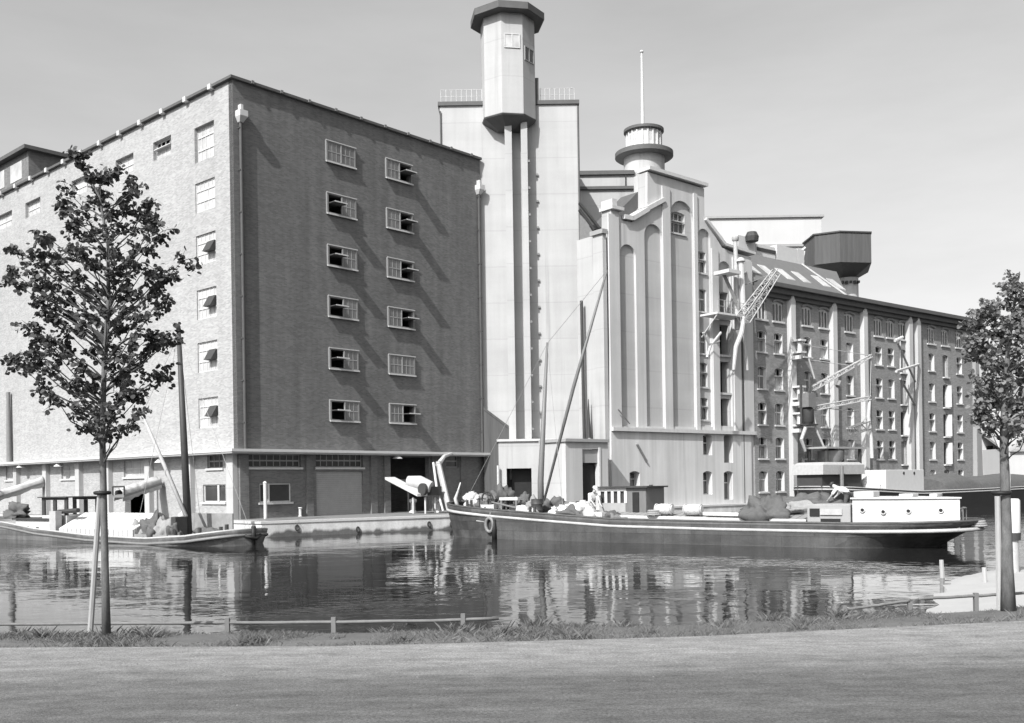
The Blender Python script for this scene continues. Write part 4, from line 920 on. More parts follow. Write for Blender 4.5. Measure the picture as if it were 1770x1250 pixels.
b = MB(); b.tube([cp(1286, 548), cp(1282, 575), cp(1272, 600), cp(1268, 640)], [0.14, 0.19, 0.17, 0.12], 8); b.tube([cp(1286, 556, -2.0), cp(1288, 590, -2.0), cp(1292, 640, -2.0)], [0.12, 0.14, 0.1], 8); b.tube([cp(1246, 575), cp(1228, 598), cp(1222, 618)], 0.1, 6); b.tube([cp(1215, 575), cp(1226, 595), cp(1243, 590)], 0.08, 6); each(b, 'loading_spout', K['pipe'], cr, smooth=2)
b = MB(); b.cyl(cp(1300, 520, -0.1), cp(1276, 545, -1.2), 0.07, n=6); b.cyl(cp(1276, 500, -1.2), cp(1290, 470, -0.1), 0.07, n=6); each(b, 'wall_bracket', K['steel'], cr)

def bp_(px, py, k=-2.0):
    w_ = WB.off(k); t, z = w_.tz(px, py); return w_.w(t, 0, z)
gu = thing('ship_unloader', 'grain unloader with two long jibs and a hanging suction pipe on the brick mill', 'unloader', bp_(1392, 760, -1.5))
b = MB(); lattice(b, bp_(1404, 672, -1.6), bp_(1506, 615, -3.2), 0.36, 14, 0.04, 0.6); b.build('upper_jib', K['pipe'], gu)
b = MB(); lattice(b, bp_(1408, 706, -1.6), bp_(1504, 688, -3.2), 0.34, 12, 0.05, 0.8); b.build('lower_jib', K['pipe'], gu)
b = MB(); Mx = WB.M().to_3x3().to_4x4()
b.M = Matrix.Translation(bp_(1395, 700, -1.5)) @ Mx; b.box(-0.5, 0.45, -0.5, 0.5, -0.2, 0.9); b.build('winch_house', K['steel'], gu)
b = MB(b.M); b.lathe([(0.34, -1.5), (0.46, -1.3), (0.46, -0.35), (0.3, -0.21)], (0.1, 0, 0), 14); b.cyl((-0.5, 0.2, -1.7), (-0.5, 0.2, 1.6), 0.1, n=8); b.cyl((0.4, 0, 0.9), (0.5, -0.1, 2.2), 0.07, n=6); b.box(-0.7, 0.6, -0.6, 0.6, -1.62, -1.52); b.build('winch_drum', K['dark'], gu, smooth=2)
b = MB(); 
for py in (596, 676, 722): 
    b.M = Matrix.Translation(bp_(1380, py, -0.75)) @ Mx; b.box(-0.35, 0.35, -0.5, 0.31, 0.25, 0.4); b.box(-0.35, 0.35, -0.5, 0.31, -0.7, -0.55); b.cyl((0, -0.1, -0.7), (0, -0.1, 0.4), 0.2, n=8); b.box(-0.5, -0.2, -0.4, 0.31, -1.2, -0.9)
each(b, 'wall_bracket', K['white'], gu)
b = MB(); b.tube([bp_(1503, 690, -3.2), bp_(1501, 720, -3.2), bp_(1506, 760, -3.2), bp_(1507, 792, -3.2)], [0.12, 0.15, 0.14, 0.15], 8); b.build('suction_pipe', K['offwhite'], gu, smooth=2)
b = MB(); lattice(b, bp_(1472, 745, -2.8), bp_(1500, 735, -3.1), 0.6, 4, 0.05, 1.0); b.cyl(bp_(1452, 660, -2.4), bp_(1448, 668, -2.4), 0.2, n=6); b.cyl(bp_(1479, 628, -2.9), bp_(1481, 655, -2.9), 0.12, n=6); each(b, 'trolley', K['steel'], gu)
b = MB(); b.cyl(bp_(1398, 598, -0.8), bp_(1506, 615, -3.2), 0.025, n=4); b.cyl(bp_(1398, 622, -0.8), bp_(1470, 632, -2.7), 0.03, n=4); b.cyl(bp_(1506, 615, -3.2), bp_(1504, 690, -3.2), 0.03, n=4); b.cyl(bp_(1432, 706, -1.9), bp_(1482, 712, -2.6), 0.04, n=4); b.build('stay_cable', K['pipe'], gu)
b = MB(); b.tube([bp_(1392, 740, -1.7), bp_(1385, 760, -1.9), bp_(1392, 780, -1.9)], [0.15, 0.14, 0.1], 8); b.tube([bp_(1406, 715, -1.7), bp_(1412, 745, -1.9), bp_(1424, 772, -2.1)], 0.08, 6); b.tube([bp_(1408, 655, -1.7), bp_(1398, 620, -1.5)], 0.07, 6); each(b, 'chute', K['pipe'], gu, smooth=2)
# elevator house standing on the quay edge
eh = thing('hopper_platform', 'small hopper platform on legs under the unloader jibs, behind the moored cargo barge', 'platform', bp_(1455, 835, -3.0))
b = MB(); b.M = Matrix.Translation(bp_(1447, 800, -2.4)) @ Mx; b.lathe([(0.25, -0.7), (1.0, 0.3), (1.0, 0.95), (0.3, 1.09)], (-0.6, 0.2, 0), 14); b.build('hopper', K['steel'], eh, smooth=2)
b = MB(); b.M = Matrix.Translation(bp_(1447, 800, -2.4)) @ Mx; b.box(-2.6, 3.0, -0.8, 1.2, 1.103, 1.25)
b.build('deck', K['grey_paint'], eh)
b = MB(); b.M = Matrix.Translation(bp_(1447, 800, -2.4)) @ Mx
for sx_ in (-2.3, 2.3):
    for sy_ in (-0.7, 0.9): b.box(sx_ - .1, sx_ + .1, sy_, sy_ + 0.2, -1.9, 1.09)
each(b, 'leg', K['dark'], eh)
wh2 = thing('wall_hoist', 'small white loading beam with slanting struts on the paired pilasters of the brick mill', 'hoist', bp_(1580, 640, -0.5))
b = MB(); b.cyl(bp_(1549, 642, -2.6), bp_(1588, 630, -0.5), 0.12, n=6); b.build('beam', K['offwhite'], wh2)
b = MB(); b.cyl(bp_(1547, 589, -2.0), bp_(1560, 583, -2.0), 0.14, n=6); b.cyl(bp_(1556, 640, -1.6), bp_(1556, 590, -1.6), 0.05, n=5); b.build('pulley', K['white'], wh2)
b = MB(); b.cyl(bp_(1552, 594, -1.8), bp_(1582, 660, -0.5), 0.09, n=6); b.cyl(bp_(1556, 655, -1.8), bp_(1582, 700, -0.5), 0.10, n=6); b.build('strut', K['grey_paint'], wh2)

# gear on the warehouse quay
def wr(px, py, k): w_ = WR.off(k); t, z = w_.tz(px, py); return w_.w(t, 0, z)
cv = thing('sack_conveyor', 'white portable conveyor sloping down from the warehouse loading bay to the quay', 'conveyor', wr(735, 888, -3.2))
b = MB(); p0, p1 = wr(674, 829, -1.0), wr(730, 858, -4.2); d_ = (p1 - p0).normalized(); s_ = d_.cross(Vector((0, 0, 1))).normalized()
b.add([p0 + s_*.4, p0 - s_*.4, p1 - s_*.4, p1 + s_*.4] + [p + Vector((0, 0, 0.16)) for p in (p0 + s_*.4, p0 - s_*.4, p1 - s_*.4, p1 + s_*.4)], [(0,1,2,3),(4,5,6,7),(0,1,5,4),(1,2,6,5),(2,3,7,6),(3,0,4,7)]); b.build('belt', K['offwhite'], cv)
b = MB(); c0_, c1_ = wr(705, 832, -2.5), wr(745, 842, -3.9); b.tube([c0_, (c0_+c1_)/2 + Vector((0, 0, .1)), c1_], [0.34, 0.44, 0.36], 10); b.build('hood', K['canvas'], cv, smooth=2)
b = MB(); cw = wr(731, 846, -4.3); ax = s_; b.cyl(cw - ax*.1, cw + ax*.1, 0.38, n=16); b.build('drive_wheel', K['dark'], cv, smooth=2)
b = MB(); 
for px, k in ((714, -3.2), (735, -4.2), (752, -3.6)):
    q_ = wr(px, 860, k); b.cyl(q_, (q_.x, q_.y, QZ), 0.06, n=6)
b.build('leg', K['white'], cv)
b = MB(); q_ = wr(748, 848, -3.6); b.M = Matrix.Translation(q_) @ WR.M().to_3x3().to_4x4(); b.box(-0.4, 0.5, -0.3, 0.4, -0.3, 0.25); b.build('motor', K['dark'], cv)
ch = thing('grain_spout', 'steep pale spout with a hooded head leaning from the canopy down to the quay edge', 'spout', wr(775, 886, -4.5))
b = MB(); p0, p1 = wr(758, 803, -2.2), wr(777, 883, -4.6)
b.tube([p0 + Vector((0,0,.2)), p0, p1], [0.17, 0.19, 0.18], 6); b.build('tube', K['pipe'], ch)
b = MB(); b.cyl(wr(749, 800, -2.2), wr(755, 845, -3.2), 0.08, n=6); b.cyl(wr(755, 845, -3.2), wr(766, 884, -4.6), 0.07, n=6); b.build('guide_rail', K['white'], ch)
b = MB(); b.tube([wr(782, 784, -0.6), wr(768, 789, -1.5), wr(757, 804, -2.3)], [0.10, 0.13, 0.18], 8); b.build('hood', K['offwhite'], ch, smooth=2)
for i, px in enumerate((714, 757)):
    q_ = G(px, 886, QZ) ; b = MB(); b.lathe([(0.28, 0), (0.24, 0.08), (0.16, 0.14), (0.15, 0.62), (0.25, 0.68), (0.25, 0.82), (0.12, 0.9)], (q_.x, q_.y, QZ), 14)
    tag(b.build('bollard', K['white'], smooth=2), ['white bollard on the quay edge below the conveyor', 'white bollard on the quay edge beside the leaning spout'][i], 'bollard', 'quay bollards')
q_ = G(459, 897, QZ); b = MB(); b.cyl((q_.x, q_.y, QZ), (q_.x, q_.y, P(459, 836, q_.y).z), 0.10, n=10); b.lathe([(0.12, 0), (0.12, 0.06), (0.03, 0.14)], (q_.x, q_.y, P(459, 836, q_.y).z), 10)
tag(b.build('quay_post', K['white'], smooth=2), 'slim white post standing on the quay in front of the office window', 'post')
q_ = G(519, 893, QZ); b = MB(); b.lathe([(0.12, 0), (0.09, 0.1), (0.09, 0.45), (0.14, 0.5), (0.1, 0.56)], (q_.x, q_.y, QZ), 10)
tag(b.build('mooring_bollard', K['offwhite'], smooth=2), 'short pale mooring bollard on the quay edge left of the roller door', 'bollard')

# canvas-covered chutes on the left front
def wl(px, py, k): w_ = WL.off(k); t, z = w_.tz(px, py); return w_.w(t, 0, z)
for i, (a_, c_, lab) in enumerate(((((270, 834), (205, 856)), 0, 'canvas-covered chute sloping out over the dark warehouse doorway'), (((72, 833), (-6, 858)), 1, 'canvas-covered chute at the left edge, sloping down beside the warehouse wall'))):
    p0, p1 = wl(a_[0][0], a_[0][1], -0.4), wl(a_[1][0], a_[1][1], -3.6)
    t_ = thing('covered_chute', lab, 'chute', (p1.x, p1.y, p1.z - 0.6), 'canvas-covered chutes on the warehouse')
    b = MB(); d_ = (p1 - p0); n_ = 30; vs = []; fs = []; s_ = d_.cross(Vector((0, 0, 1))).normalized()
    for j in range(n_ + 1):
        f = j / n_; c = p0 + d_ * f
        for k in range(9):
            a = math.pi * (k / 8); sag = 0.06 * noise.noise(Vector((f * 6, k * 1.3, i)))
            vs.append(c + s_ * (math.cos(a) * (0.42 - 0.1*f)) + Vector((0, 0, (math.sin(a) ** 0.6) * (0.34 + sag) - (0.35 if k in (0, 8) else 0) + 0.13 * noise.noise(Vector((f*9, k*0.7, 3+i))) + 0.09 * noise.noise(Vector((f*4 + k*0.9, k*1.9, 7+i))) * math.sin(f*math.pi))))
    for j in range(n_):
        for k in range(8): fs.append((j*9+k, j*9+k+1, (j+1)*9+k+1, (j+1)*9+k))
    o_ = b.add(vs, fs).build('canvas', K['canvas'], t_, smooth=True); o_.modifiers.new('thick', 'SOLIDIFY').thickness = 0.03
    b = MB(); b.add([p0 + s_*.45, p0 - s_*.45, p1 - s_*.38, p1 + s_*.38] + [p - Vector((0, 0, 0.14)) for p in (p0 + s_*.45, p0 - s_*.45, p1 - s_*.38, p1 + s_*.38)], [(0,1,2,3),(4,5,6,7),(0,1,5,4),(1,2,6,5),(2,3,7,6),(3,0,4,7)]); b.build('trough', K['steel'], t_)
    b = MB(); b.cyl(p1 - s_*.4, p1 - s_*.4 + Vector((0, 0, .5)), 0.05, n=6); b.cyl(p1 + s_*.4, p1 + s_*.4 + Vector((0, 0, .5)), 0.05, n=6); b.cyl(p1 - s_*.4 + Vector((0, 0, .5)), p1 + s_*.4 + Vector((0, 0, .5)), 0.05, n=6); b.build('end_frame', K['dark'], t_)

# ================================================================== BOATS
class Boat:
    def __init__(s, O, e, L, B, sheer, name, label, mats, bow=0.16, stern=0.12, counter=0.0, rake=0.0, group=None):
        s.e = Vector(e).normalized(); s.lat = Vector((-s.e.y, s.e.x)); s.O = Vector(O); s.L, s.B, s.sheer = L, B, sheer
        s.bowf, s.sternf, s.counter, s.rake = bow, stern, counter, rake
        s.M = Matrix(((s.e.x, s.lat.x, 0, O[0]), (s.e.y, s.lat.y, 0, O[1]), (0, 0, 1, 0), (0, 0, 0, 1)))
        s.t = thing(name, label, 'barge', (O[0] + s.e.x*L/2, O[1] + s.e.y*L/2, 0), group)
        s.hull(mats)
    def half(s, f, lv=1.0):
        b = s.B / 2
        if f < s.bowf: q = 1 - f / s.bowf; b *= max(0.0, 1 - q ** 2.4) ** (1/2.0)
        if f > 1 - s.sternf: q = (f - 1 + s.sternf) / s.sternf; b *= max(0.0, 1 - q ** 2.2) ** (1/2.0)
        return max(b, 0.04)
    def pt(s, f, side, lv):
        """lv 0 = below water ... 1 = top of bulwark"""
        zt = s.sheer(f); z = -0.5 + (zt + 0.5) * lv
        x = f * s.L
        low = max(0, 1 - z / zt) if z < zt else 0; low = min(low, 1.3)
        if f > 0.5 and s.counter: x -= s.counter * min(1, low) ** 1.1 * max(0, (f - 0.80) / 0.20)
        if f < 0.5 and s.rake: x += s.rake * min(1, low) * max(0, (0.2 - f) / 0.2)
        w = s.half(f)
        tuck = 0.0
        if f < s.bowf * 1.3: tuck = 0.28 * (1 - f / (s.bowf * 1.3))
        if f > 1 - s.sternf * 1.6: tuck = max(tuck, (0.62 if s.counter else 0.3) * ((f - 1 + s.sternf * 1.6) / (s.sternf * 1.6)))
        w *= 1 - tuck * min(1, low) ** 1.2
        return (x, side * w, z)
    def fs(s, n=56): return [0.5 - 0.5 * math.cos(math.pi * i / n) for i in range(n + 1)]
    def hull(s, mats):
        fs = s.fs(); lv = [0, 0.25, 0.4, 0.55, 0.68, 0.8, 0.9, 1.0]; rows = []; b = MB(s.M); vs = []; faces = []
        n = len(fs); m = len(lv)
        for side in (1, -1):
            o = len(vs)
            for f in fs: vs += [s.pt(f, side, l) for l in lv]
            for i in range(n - 1):
                for k in range(m - 1): faces.append((o+i*m+k, o+(i+1)*m+k, o+(i+1)*m+k+1, o+i*m+k+1))
        o2 = n * m
        for k in range(m - 1):
            faces.append((k, k+1, o2+k+1, o2+k)); faces.append(((n-1)*m+k, (n-1)*m+k+1, o2+(n-1)*m+k+1, o2+(n-1)*m+k))
        s.h = b.add(vs, faces).build('hull', K[mats[0]], s.t, smooth=True)
        s.h.modifiers.new('thick', 'SOLIDIFY').thickness = -0.06
        # deck
        b = MB(s.M); vs = []; faces = []
        for f in fs:
            z = s.sheer(f) - s.deckdrop(f); w = max(0.02, s.half(f) - 0.1); x = min(max(f * s.L, 0.25), s.L - 0.25)
            vs += [(x, -w, z), (x, w, z)]
        faces = [(2*i, 2*i+2, 2*i+3, 2*i+1) for i in range(n - 1)]
        b.add(vs, faces).build('deck', K[mats[3]], s.t)
        def band(l, r, name, mat, dz=0.0, sq=1.0):
            pts = []
            for side in (1, -1):
                row = [Vector(s.pt(f, side, 1.0)) for f in fs]
                row = [Vector((p.x, p.y + side * 0.03, p.z + dz)) for p in row]
                pts += row if side == 1 else list(reversed(row))
            q = []
            for p in pts:
                if not q or (p - q[-1]).length > 0.05: q.append(p)
            MB(s.M).tube(q, r, 6, closed=True).build(name, K[mat], s.t, smooth=True)
        band(1, 0.075, 'rubbing_strake', mats[2], -s.strake)
        band(1, 0.05, 'gunwale', mats[1], 0.0)
    def deckdrop(s, f): return 0.3
    strake = 0.32
    def wall(s, y): return Wall(s.O + s.lat * y, s.e)
    def at(s, px, py, y): w = s.wall(y); t, z = w.tz(px, py); return (t, y, z)
    def wpt(s, px, py, y): return s.M @ Vector(s.at(px, py, y))

def sheer1(f): return 1.72 - 1.55 * f + 1.55 * f * f * 0.95 if f < 0.55 else 0.95 + 0.10 * ((f - 0.55) / 0.45) ** 2 + (1.72 - 1.55*0.55 + 1.4725*0.3025 - 0.95) * (1 - (f - 0.55) / 0.45)
O1 = (-2.95, 52.2); E1 = (0.816, -0.578)
W1 = Wall(Vector(O1) - Vector((0.578, 0.816)) * 2.2, E1)
anchors = [(788, 871), (850, 881), (950, 889), (1058, 897), (1240, 901.5), (1476, 905), (1680, 903)]
sh1 = [W1.tz(*a_) for a_ in anchors]; sh1[0] = (0.0, P(788, 868, 52.2).z)
L1_ = 25.2
def sheerA(f):
    x = f * L1_
    if x <= sh1[1][0]:
        k = max(0, x / sh1[1][0]); return sh1[0][1] + (sh1[1][1] - sh1[0][1]) * k
    for (x0, z0), (x1, z1) in zip(sh1[1:], sh1[2:]):
        if x <= x1: return z0 + (z1 - z0) * (x - x0) / (x1 - x0)
    return sh1[-1][1] + 0.12 * max(0, x - sh1[-1][0])
B1 = Boat(O1, E1, L1_, 4.4, sheerA, 'motor_barge', 'long dark motor barge with a white deckhouse aft, lying across the middle of the canal', ('hull', 'bulwark', 'strake', 'grey_paint'), bow=0.13, stern=0.11, counter=1.7, rake=0.25)
def bbox(bt, px0, py0, px1, py1, y0, y1, zbot=None):
    t0, t1, z0, z1 = bt.wall(y0).rect(px0, py0, px1, py1); return t0, t1, y0, y1, (z0 if zbot is None else zbot), z1
M1 = B1.M
# plank lines on the hull side
b = MB(M1)
for dz, f0, f1 in ((0.62, 0.12, 0.62), (0.9, 0.2, 0.7)):
    b.tube([Vector(B1.pt(f0 + (f1-f0)*i/20, -1, 1)) + Vector((0, -0.004, -dz)) for i in range(21)], 0.024, 5)
b.build('plank_line', K['strake'], B1.t)
# white deckhouse
q_ = bbox(B1, 1473, 863, 1661, 905, -1.55, 1.55); zb = 0.75
xe = B1.wall(-1.1).t(1660, 885)
dh = MB(M1).slab([(q_[0], -1.55), (xe - 2.2, -1.5), (xe, -1.1), (xe - 1.9, 1.2), (q_[0], 1.55)], zb, q_[5]).build('deckhouse', K['white'], B1.t, bevel=0.03)
MB(M1).slab([(q_[0] - .05, -1.62), (xe - 2.2, -1.57), (xe + .06, -1.15), (xe - 1.85, 1.26), (q_[0] - .05, 1.62)], q_[5] + 0.003, q_[5] + 0.06).build('deckhouse_roof', K['white'], dh)
for px, py in ((1491, 882), (1527, 885), (1569, 884), (1623, 883)):
    t_, _, z_ = B1.at(px, py, -1.55); ys_ = -1.55 if t_ < xe - 2.2 else -1.5 + 0.4*(t_ - xe + 2.2)/2.2; b = MB(M1); b.M = M1 @ Matrix.Translation((0, ys_ + 1.55 - 0.02, 0)); b.tube([(t_ + 0.085*math.cos(a), -1.56, z_ + 0.085*math.sin(a)) for a in [6.283*i/14 for i in range(14)]], 0.022, 6, closed=True)
    po = b.build('porthole', K['offwhite'], dh, smooth=True); MB(b.M).cyl((t_, -1.552, z_), (t_, -1.562, z_), 0.075, n=14).build('pane', K['black'], po)
b = MB(M1)
for px0, px1, hh in ((1478, 1512, 0.22), (1556, 1580, 0.12), (1622, 1648, 0.12)):
    t0, t1 = B1.wall(-0.4).t(px0, 860), B1.wall(-0.4).t(px1, 860); b.box(t0, min(t1, q_[1] - 1.3), -0.6, 0.3, q_[5] + 0.063, q_[5] + 0.06 + hh)
b.build('roof_hatch', K['offwhite'], dh, bevel=0.02)
# grey cabin trunk ahead of it
q2 = bbox(B1, 1391, 868, 1471, 905, -1.5, 1.5)
ct = MB(M1).box(B1.wall(-1.5).t(1395, 890), q_[0] - 0.08, -1.5, 1.5, zb, B1.at(1430, 872, -1.5)[2]).build('cabin_trunk', K['grey_paint'], B1.t, bevel=0.03)
b = MB(M1)
r_ = bbox(B1, 1418, 880, 1456, 890, -1.5, 0); b.box(r_[0], r_[1], -1.56, -1.503, r_[4], r_[5]); b.build('skylight', K['pipe'], ct)
b = MB(M1); r_ = bbox(B1, 1419, 896.5, 1453, 901.5, -1.5, 0); b.box(r_[0], r_[1], -1.55, -1.503, r_[4], r_[5]); r_ = bbox(B1, 1400, 879, 1417, 892, -1.5, 0); b.box(r_[0], r_[1], -1.55, -1.503, r_[4], r_[5]); b.build('opening', K['black'], ct)
# hatch coamings along the hold
b = MB(M1); xa, xb = B1.wall(-1.55).t(1045, 890), B1.wall(-1.55).t(1392, 895)
zh = lambda x: B1.sheer(x / L1_) + 0.10
b.add([(xa, -1.5, 0.7), (xb, -1.5, 0.6), (xb, 1.5, 0.6), (xa, 1.5, 0.7), (xa, -1.5, zh(xa)), (xb, -1.5, zh(xb)), (xb, 1.5, zh(xb)), (xa, 1.5, zh(xa))], [(0,3,2,1),(4,5,6,7),(0,1,5,4),(1,2,6,5),(2,3,7,6),(3,0,4,7)])
hc = b.build('hatch_coaming', K['offwhite'], B1.t)
b = MB(M1); nb = 26
for i in range(nb):
    x0 = xa + 0.1 + (xb - xa - 0.2) * i / nb; x1 = xa + 0.1 + (xb - xa - 0.2) * (i + 1) / nb - 0.03
    b.add([(x0, -1.45, zh(x0) + .005), (x1, -1.45, zh(x1) + .005), (x1, 0, zh(x1) + .2), (x0, 0, zh(x0) + .2), (x1, 1.45, zh(x1) + .005), (x0, 1.45, zh(x0) + .005)], [(0,1,2,3),(3,2,4,5),(0,3,5),(1,4,2)])
b.build('hatch_cover', K['tarp_grey'], hc)
# wheelhouse
r_ = bbox(B1, 1036, 842, 1118, 888, -0.5, 1.4); zf = B1.sheer(0.42) - 0.3
wz0, wz1 = r_[4], r_[5]; wx0, wx1 = r_[0], r_[1]; wy0, wy1 = -0.5, 1.3
xm = B1.wall(-0.5).t(1081, 860)
b = MB(M1); zl1 = wz0 + (wz1 - wz0) * 0.40; zl2 = wz0 + (wz1-wz0) * 0.84
b.box(wx0, xm, wy0, wy1, zf, zl1); whs = b.build('wheelhouse', K['grey_paint'], B1.t)
b = MB(M1)
n_ = 4
for i in range(n_ + 1):
    x = wx0 + (xm - wx0) * i / n_; ww = 0.07
    b.box(x - ww, x + ww, wy0, wy0 + 0.06, zl1 + 0.003, zl2); b.box(x - ww, x + ww, wy1 - 0.06, wy1, zl1 + 0.003, zl2)
b.box(wx0 - 0.05, xm + 0.05, wy0 - 0.01, wy1 + 0.01, zl2 + 0.003, wz1 - 0.06); b.build('window_frame', K['white'], whs)
MB(M1).box(wx0 + 0.02, xm, wy0 + 0.1, wy1 - 0.1, zl1 + 0.003, zl2 - 0.02).build('pane', K['glass'], whs)
b = MB(M1); b.box(xm + 0.003, wx1 - 0.05, wy0 + 0.02, wy0 + 0.08, zf, wz1 - 0.05); b.box(wx1 - 0.1, wx1 - 0.04, wy0 + 0.083, wy1, zf, wz1 - 0.05); b.build('companion_wall', K['spar'], whs)
b = MB(M1); xd = B1.wall(-0.5).t(1099, 860); b.box(xd - 0.16, xd + 0.16, wy0 - 0.03, wy0 + 0.017, zf + 0.1, wz1 - 0.25); b.build('door', K['black'], whs)
MB(M1).box(wx0 - 0.18, wx1 + 0.1, wy0 - 0.15, wy1 + 0.15, wz1 - 0.05, wz1 + 0.02).build('wheelhouse_roof', K['dark'], whs)
t_, _, z_ = B1.at(1125, 838, 0.2); MB(M1).cyl((t_, 0.2, zf), (t_, 0.2, z_), 0.09, n=10).build('funnel', K['dark'], B1.t, smooth=2)
# mast and boom
m0 = B1.at(935, 866, 0.0); m1 = B1.at(946, 592, 0.0); zd = B1.sheer(m0[0]/L1_) - 0.4
MB(M1).tube([(m0[0], 0, zd), (m0[0], 0, m0[2] + 1), m1], [0.16, 0.15, 0.06], 10).build('mast', K['spar'], B1.t, smooth=True)
bm1 = Vector(B1.at(1049, 468, 0.6)); b = MB(M1); b.tube([(m0[0] + 0.15, 0, m0[2] - 0.1), (Vector((m0[0], 0, m0[2])) + bm1)/2, bm1], [0.06, 0.09, 0.05], 8); b.build('boom', K['spar'], B1.t, smooth=True)
b = MB(M1); zm_ = m1[2]*0.995
b.cyl((m1[0], 0, zm_), (0.6, 0, B1.sheer(0.02)), 0.012, n=4); b.cyl((m1[0], 0, zm_), (m0[0] + 2.5, -1.9, 1.2), 0.012, n=4); b.cyl((m1[0], 0, zm_), bm1, 0.012, n=4); b.build('stay', K['rope'], B1.t)
# bow fittings
b = MB(M1); zb_ = B1.sheer(0)
b.tube([(0.12, 0, 0.0), (0.0, 0, zb_ * 0.6), (-0.02, 0, zb_ + 0.05), (0.1, 0, zb_ + 0.35)], [0.10, 0.1, 0.1, 0.08], 8); b.build('stem_post', K['dark'], B1.t, smooth=True)
b = MB(M1); b.tube([Vector(B1.at(791, 876, -0.2)), Vector(B1.at(787, 862, -0.2)), Vector(B1.at(792, 848, -0.2)), Vector(B1.at(796, 834, -0.2))], [0.11, 0.09, 0.05, 0.03], 8); b.build('bow_ornament', K['offwhite'], B1.t, smooth=True)
# anchor winch on the foredeck
w0 = B1.at(856, 872, -0.3); b = MB(M1); wx = w0[0]; zw = B1.sheer(wx/L1_) - 0.3
b.box(wx - 0.06, wx + 0.06, -0.8, -0.72, zw, zw + 0.9); b.box(wx - 0.06, wx + 0.06, 0.6, 0.68, zw, zw + 0.9); b.cyl((wx, -1.0, zw + 0.7), (wx, 0.95, zw + 0.7), 0.05, n=8)
b.cyl((wx, -0.55, zw + 0.7), (wx, 0.4, zw + 0.7), 0.2, n=12)
wn = b.build('winch', K['steel'], B1.t)
for y_ in (-0.95, 0.85):
    b = MB(M1); b.tube([(wx + 0.34*math.cos(a), y_, zw + 0.7 + 0.34*math.sin(a)) for a in [6.283*i/16 for i in range(16)]], 0.05, 5, closed=True)
    for k in range(4): b.cyl((wx, y_, zw + 0.7), (wx + 0.34*math.cos(k*1.57), y_, zw + 0.7 + 0.34*math.sin(k*1.57)), 0.025, n=4)
    b.build('gear_wheel', K['dark'], wn)
b = MB(M1)
for px in (829, 1182): pass
for x_, y_ in ((1.6, -0.9), (1.6, 0.9), (22.9, -1.2), (22.9, 1.2), (6.0, -1.75)):
    zz = B1.sheer(x_/L1_) - 0.3; b.cyl((x_ - 0.13, y_, zz), (x_ - 0.13, y_, zz + 0.55), 0.07, n=8); b.cyl((x_ + 0.13, y_, zz), (x_ + 0.13, y_, zz + 0.55), 0.07, n=8)
each(b, 'bitt', K['dark'], B1.t, smooth=2)
# rudder and stern gear
b = MB(M1); xs_ = L1_ - 1.3; b.box(xs_ - 0.45, xs_ + 0.05, -0.06, 0.06, -0.5, 0.75); b.build('rudder', K['black'], B1.t)
b = MB(M1)
for y_ in (-1.1, -0.4, 0.4, 1.1): b.cyl((L1_ - 0.5 - abs(y_)*0.35, y_, B1.sheer(0.98) - .1), (L1_ - 0.5 - abs(y_)*0.35, y_, B1.sheer(0.98) + 0.45), 0.025, n=5)
b.tube([(L1_ - 0.5 - abs(y_)*0.35, y_, B1.sheer(0.98) + 0.45) for y_ in (-1.1, -0.4, 0.4, 1.1)], 0.03, 5); b.cyl((L1_ - 0.9, -0.5, B1.sheer(.97)), (L1_ + 0.1, -0.3, B1.sheer(.97) - .25), 0.05, n=6); b.build('stern_rail', K['steel'], B1.t)
# loose things on the barge
def put(px, py, y, k=0): return B1.M @ Vector(B1.at(px, py, y))
def deckz(p):
    x = (p.x - O1[0]) * E1[0] + (p.y - O1[1]) * E1[1]; return B1.sheer(max(0, min(1, x / L1_))) - 0.3
def on_deck(px, y, inc=0.0):
    w_ = B1.wall(y); t_ = w_.t(px, 880); p = w_.w(t_, 0, 0); p.z = B1.sheer(t_ / L1_) - 0.3 + inc; return p
ang = math.atan2(E1[1], E1[0])
def frame(p, rz=0.0): return Matrix.Translation(p) @ Matrix.Rotation(ang + rz, 4, 'Z')
def sack(px, y, r, mat, label, inc=0.0, seed=1, h=0.8):
    p = on_deck(px, y, inc); b = MB(frame(p, seed)); b.blob((0, 0, r*h*0.45), r * 1.15, r * 0.85, r * h, 0.3, 3, seed, flat=True)
    b.tube([(0, 0, r*h*1.2), (0.02, 0, r*h*1.55)], [r*.3, r*.42], 7)
    return tag(b.build('sack', K[mat], smooth=True), label, 'sack', 'sacks on the barge deck')
sack(905, -1.5, 0.34, 'white', 'plump white sack standing alone by the near rail, left of the mast', 0.05, 1, 1.0)
sack(812, -0.4, 0.33, 'canvas', 'pale sack slumped right at the bow of the motor barge', 0.1, 2)
sack(826, -0.2, 0.36, 'canvas', 'pale sack second from the bow, against the winch end', 0.15, 3, 1.1)
sack(816, 0.5, 0.4, 'offwhite', 'off-white sack set back behind the bow rail', 0.4, 4)
sack(958, -1.6, 0.36, 'white', 'white sack leaning on the near rail just right of the mast', 0.05, 5, 1.0)
sack(972, -1.2, 0.42, 'white', 'bulging white sack between the mast and the white-clad worker', 0.12, 6, 0.9)
sack(990, -0.9, 0.46, 'white', 'largest white sack, piled beside the white-clad worker', 0.2, 7, 0.9)
sack(1001, -1.3, 0.36, 'canvas', 'grey-white sack at the feet of the white-clad worker', 0.1, 8)
sack(1020, -1.7, 0.38, 'canvas', 'pale sack on the near rail below the white-clad worker', 0.1, 9, 1.1)
sack(836, 1.2, 0.4, 'tarp_grey', 'grey sack on the far side of the foredeck winch', 0.3, 10)
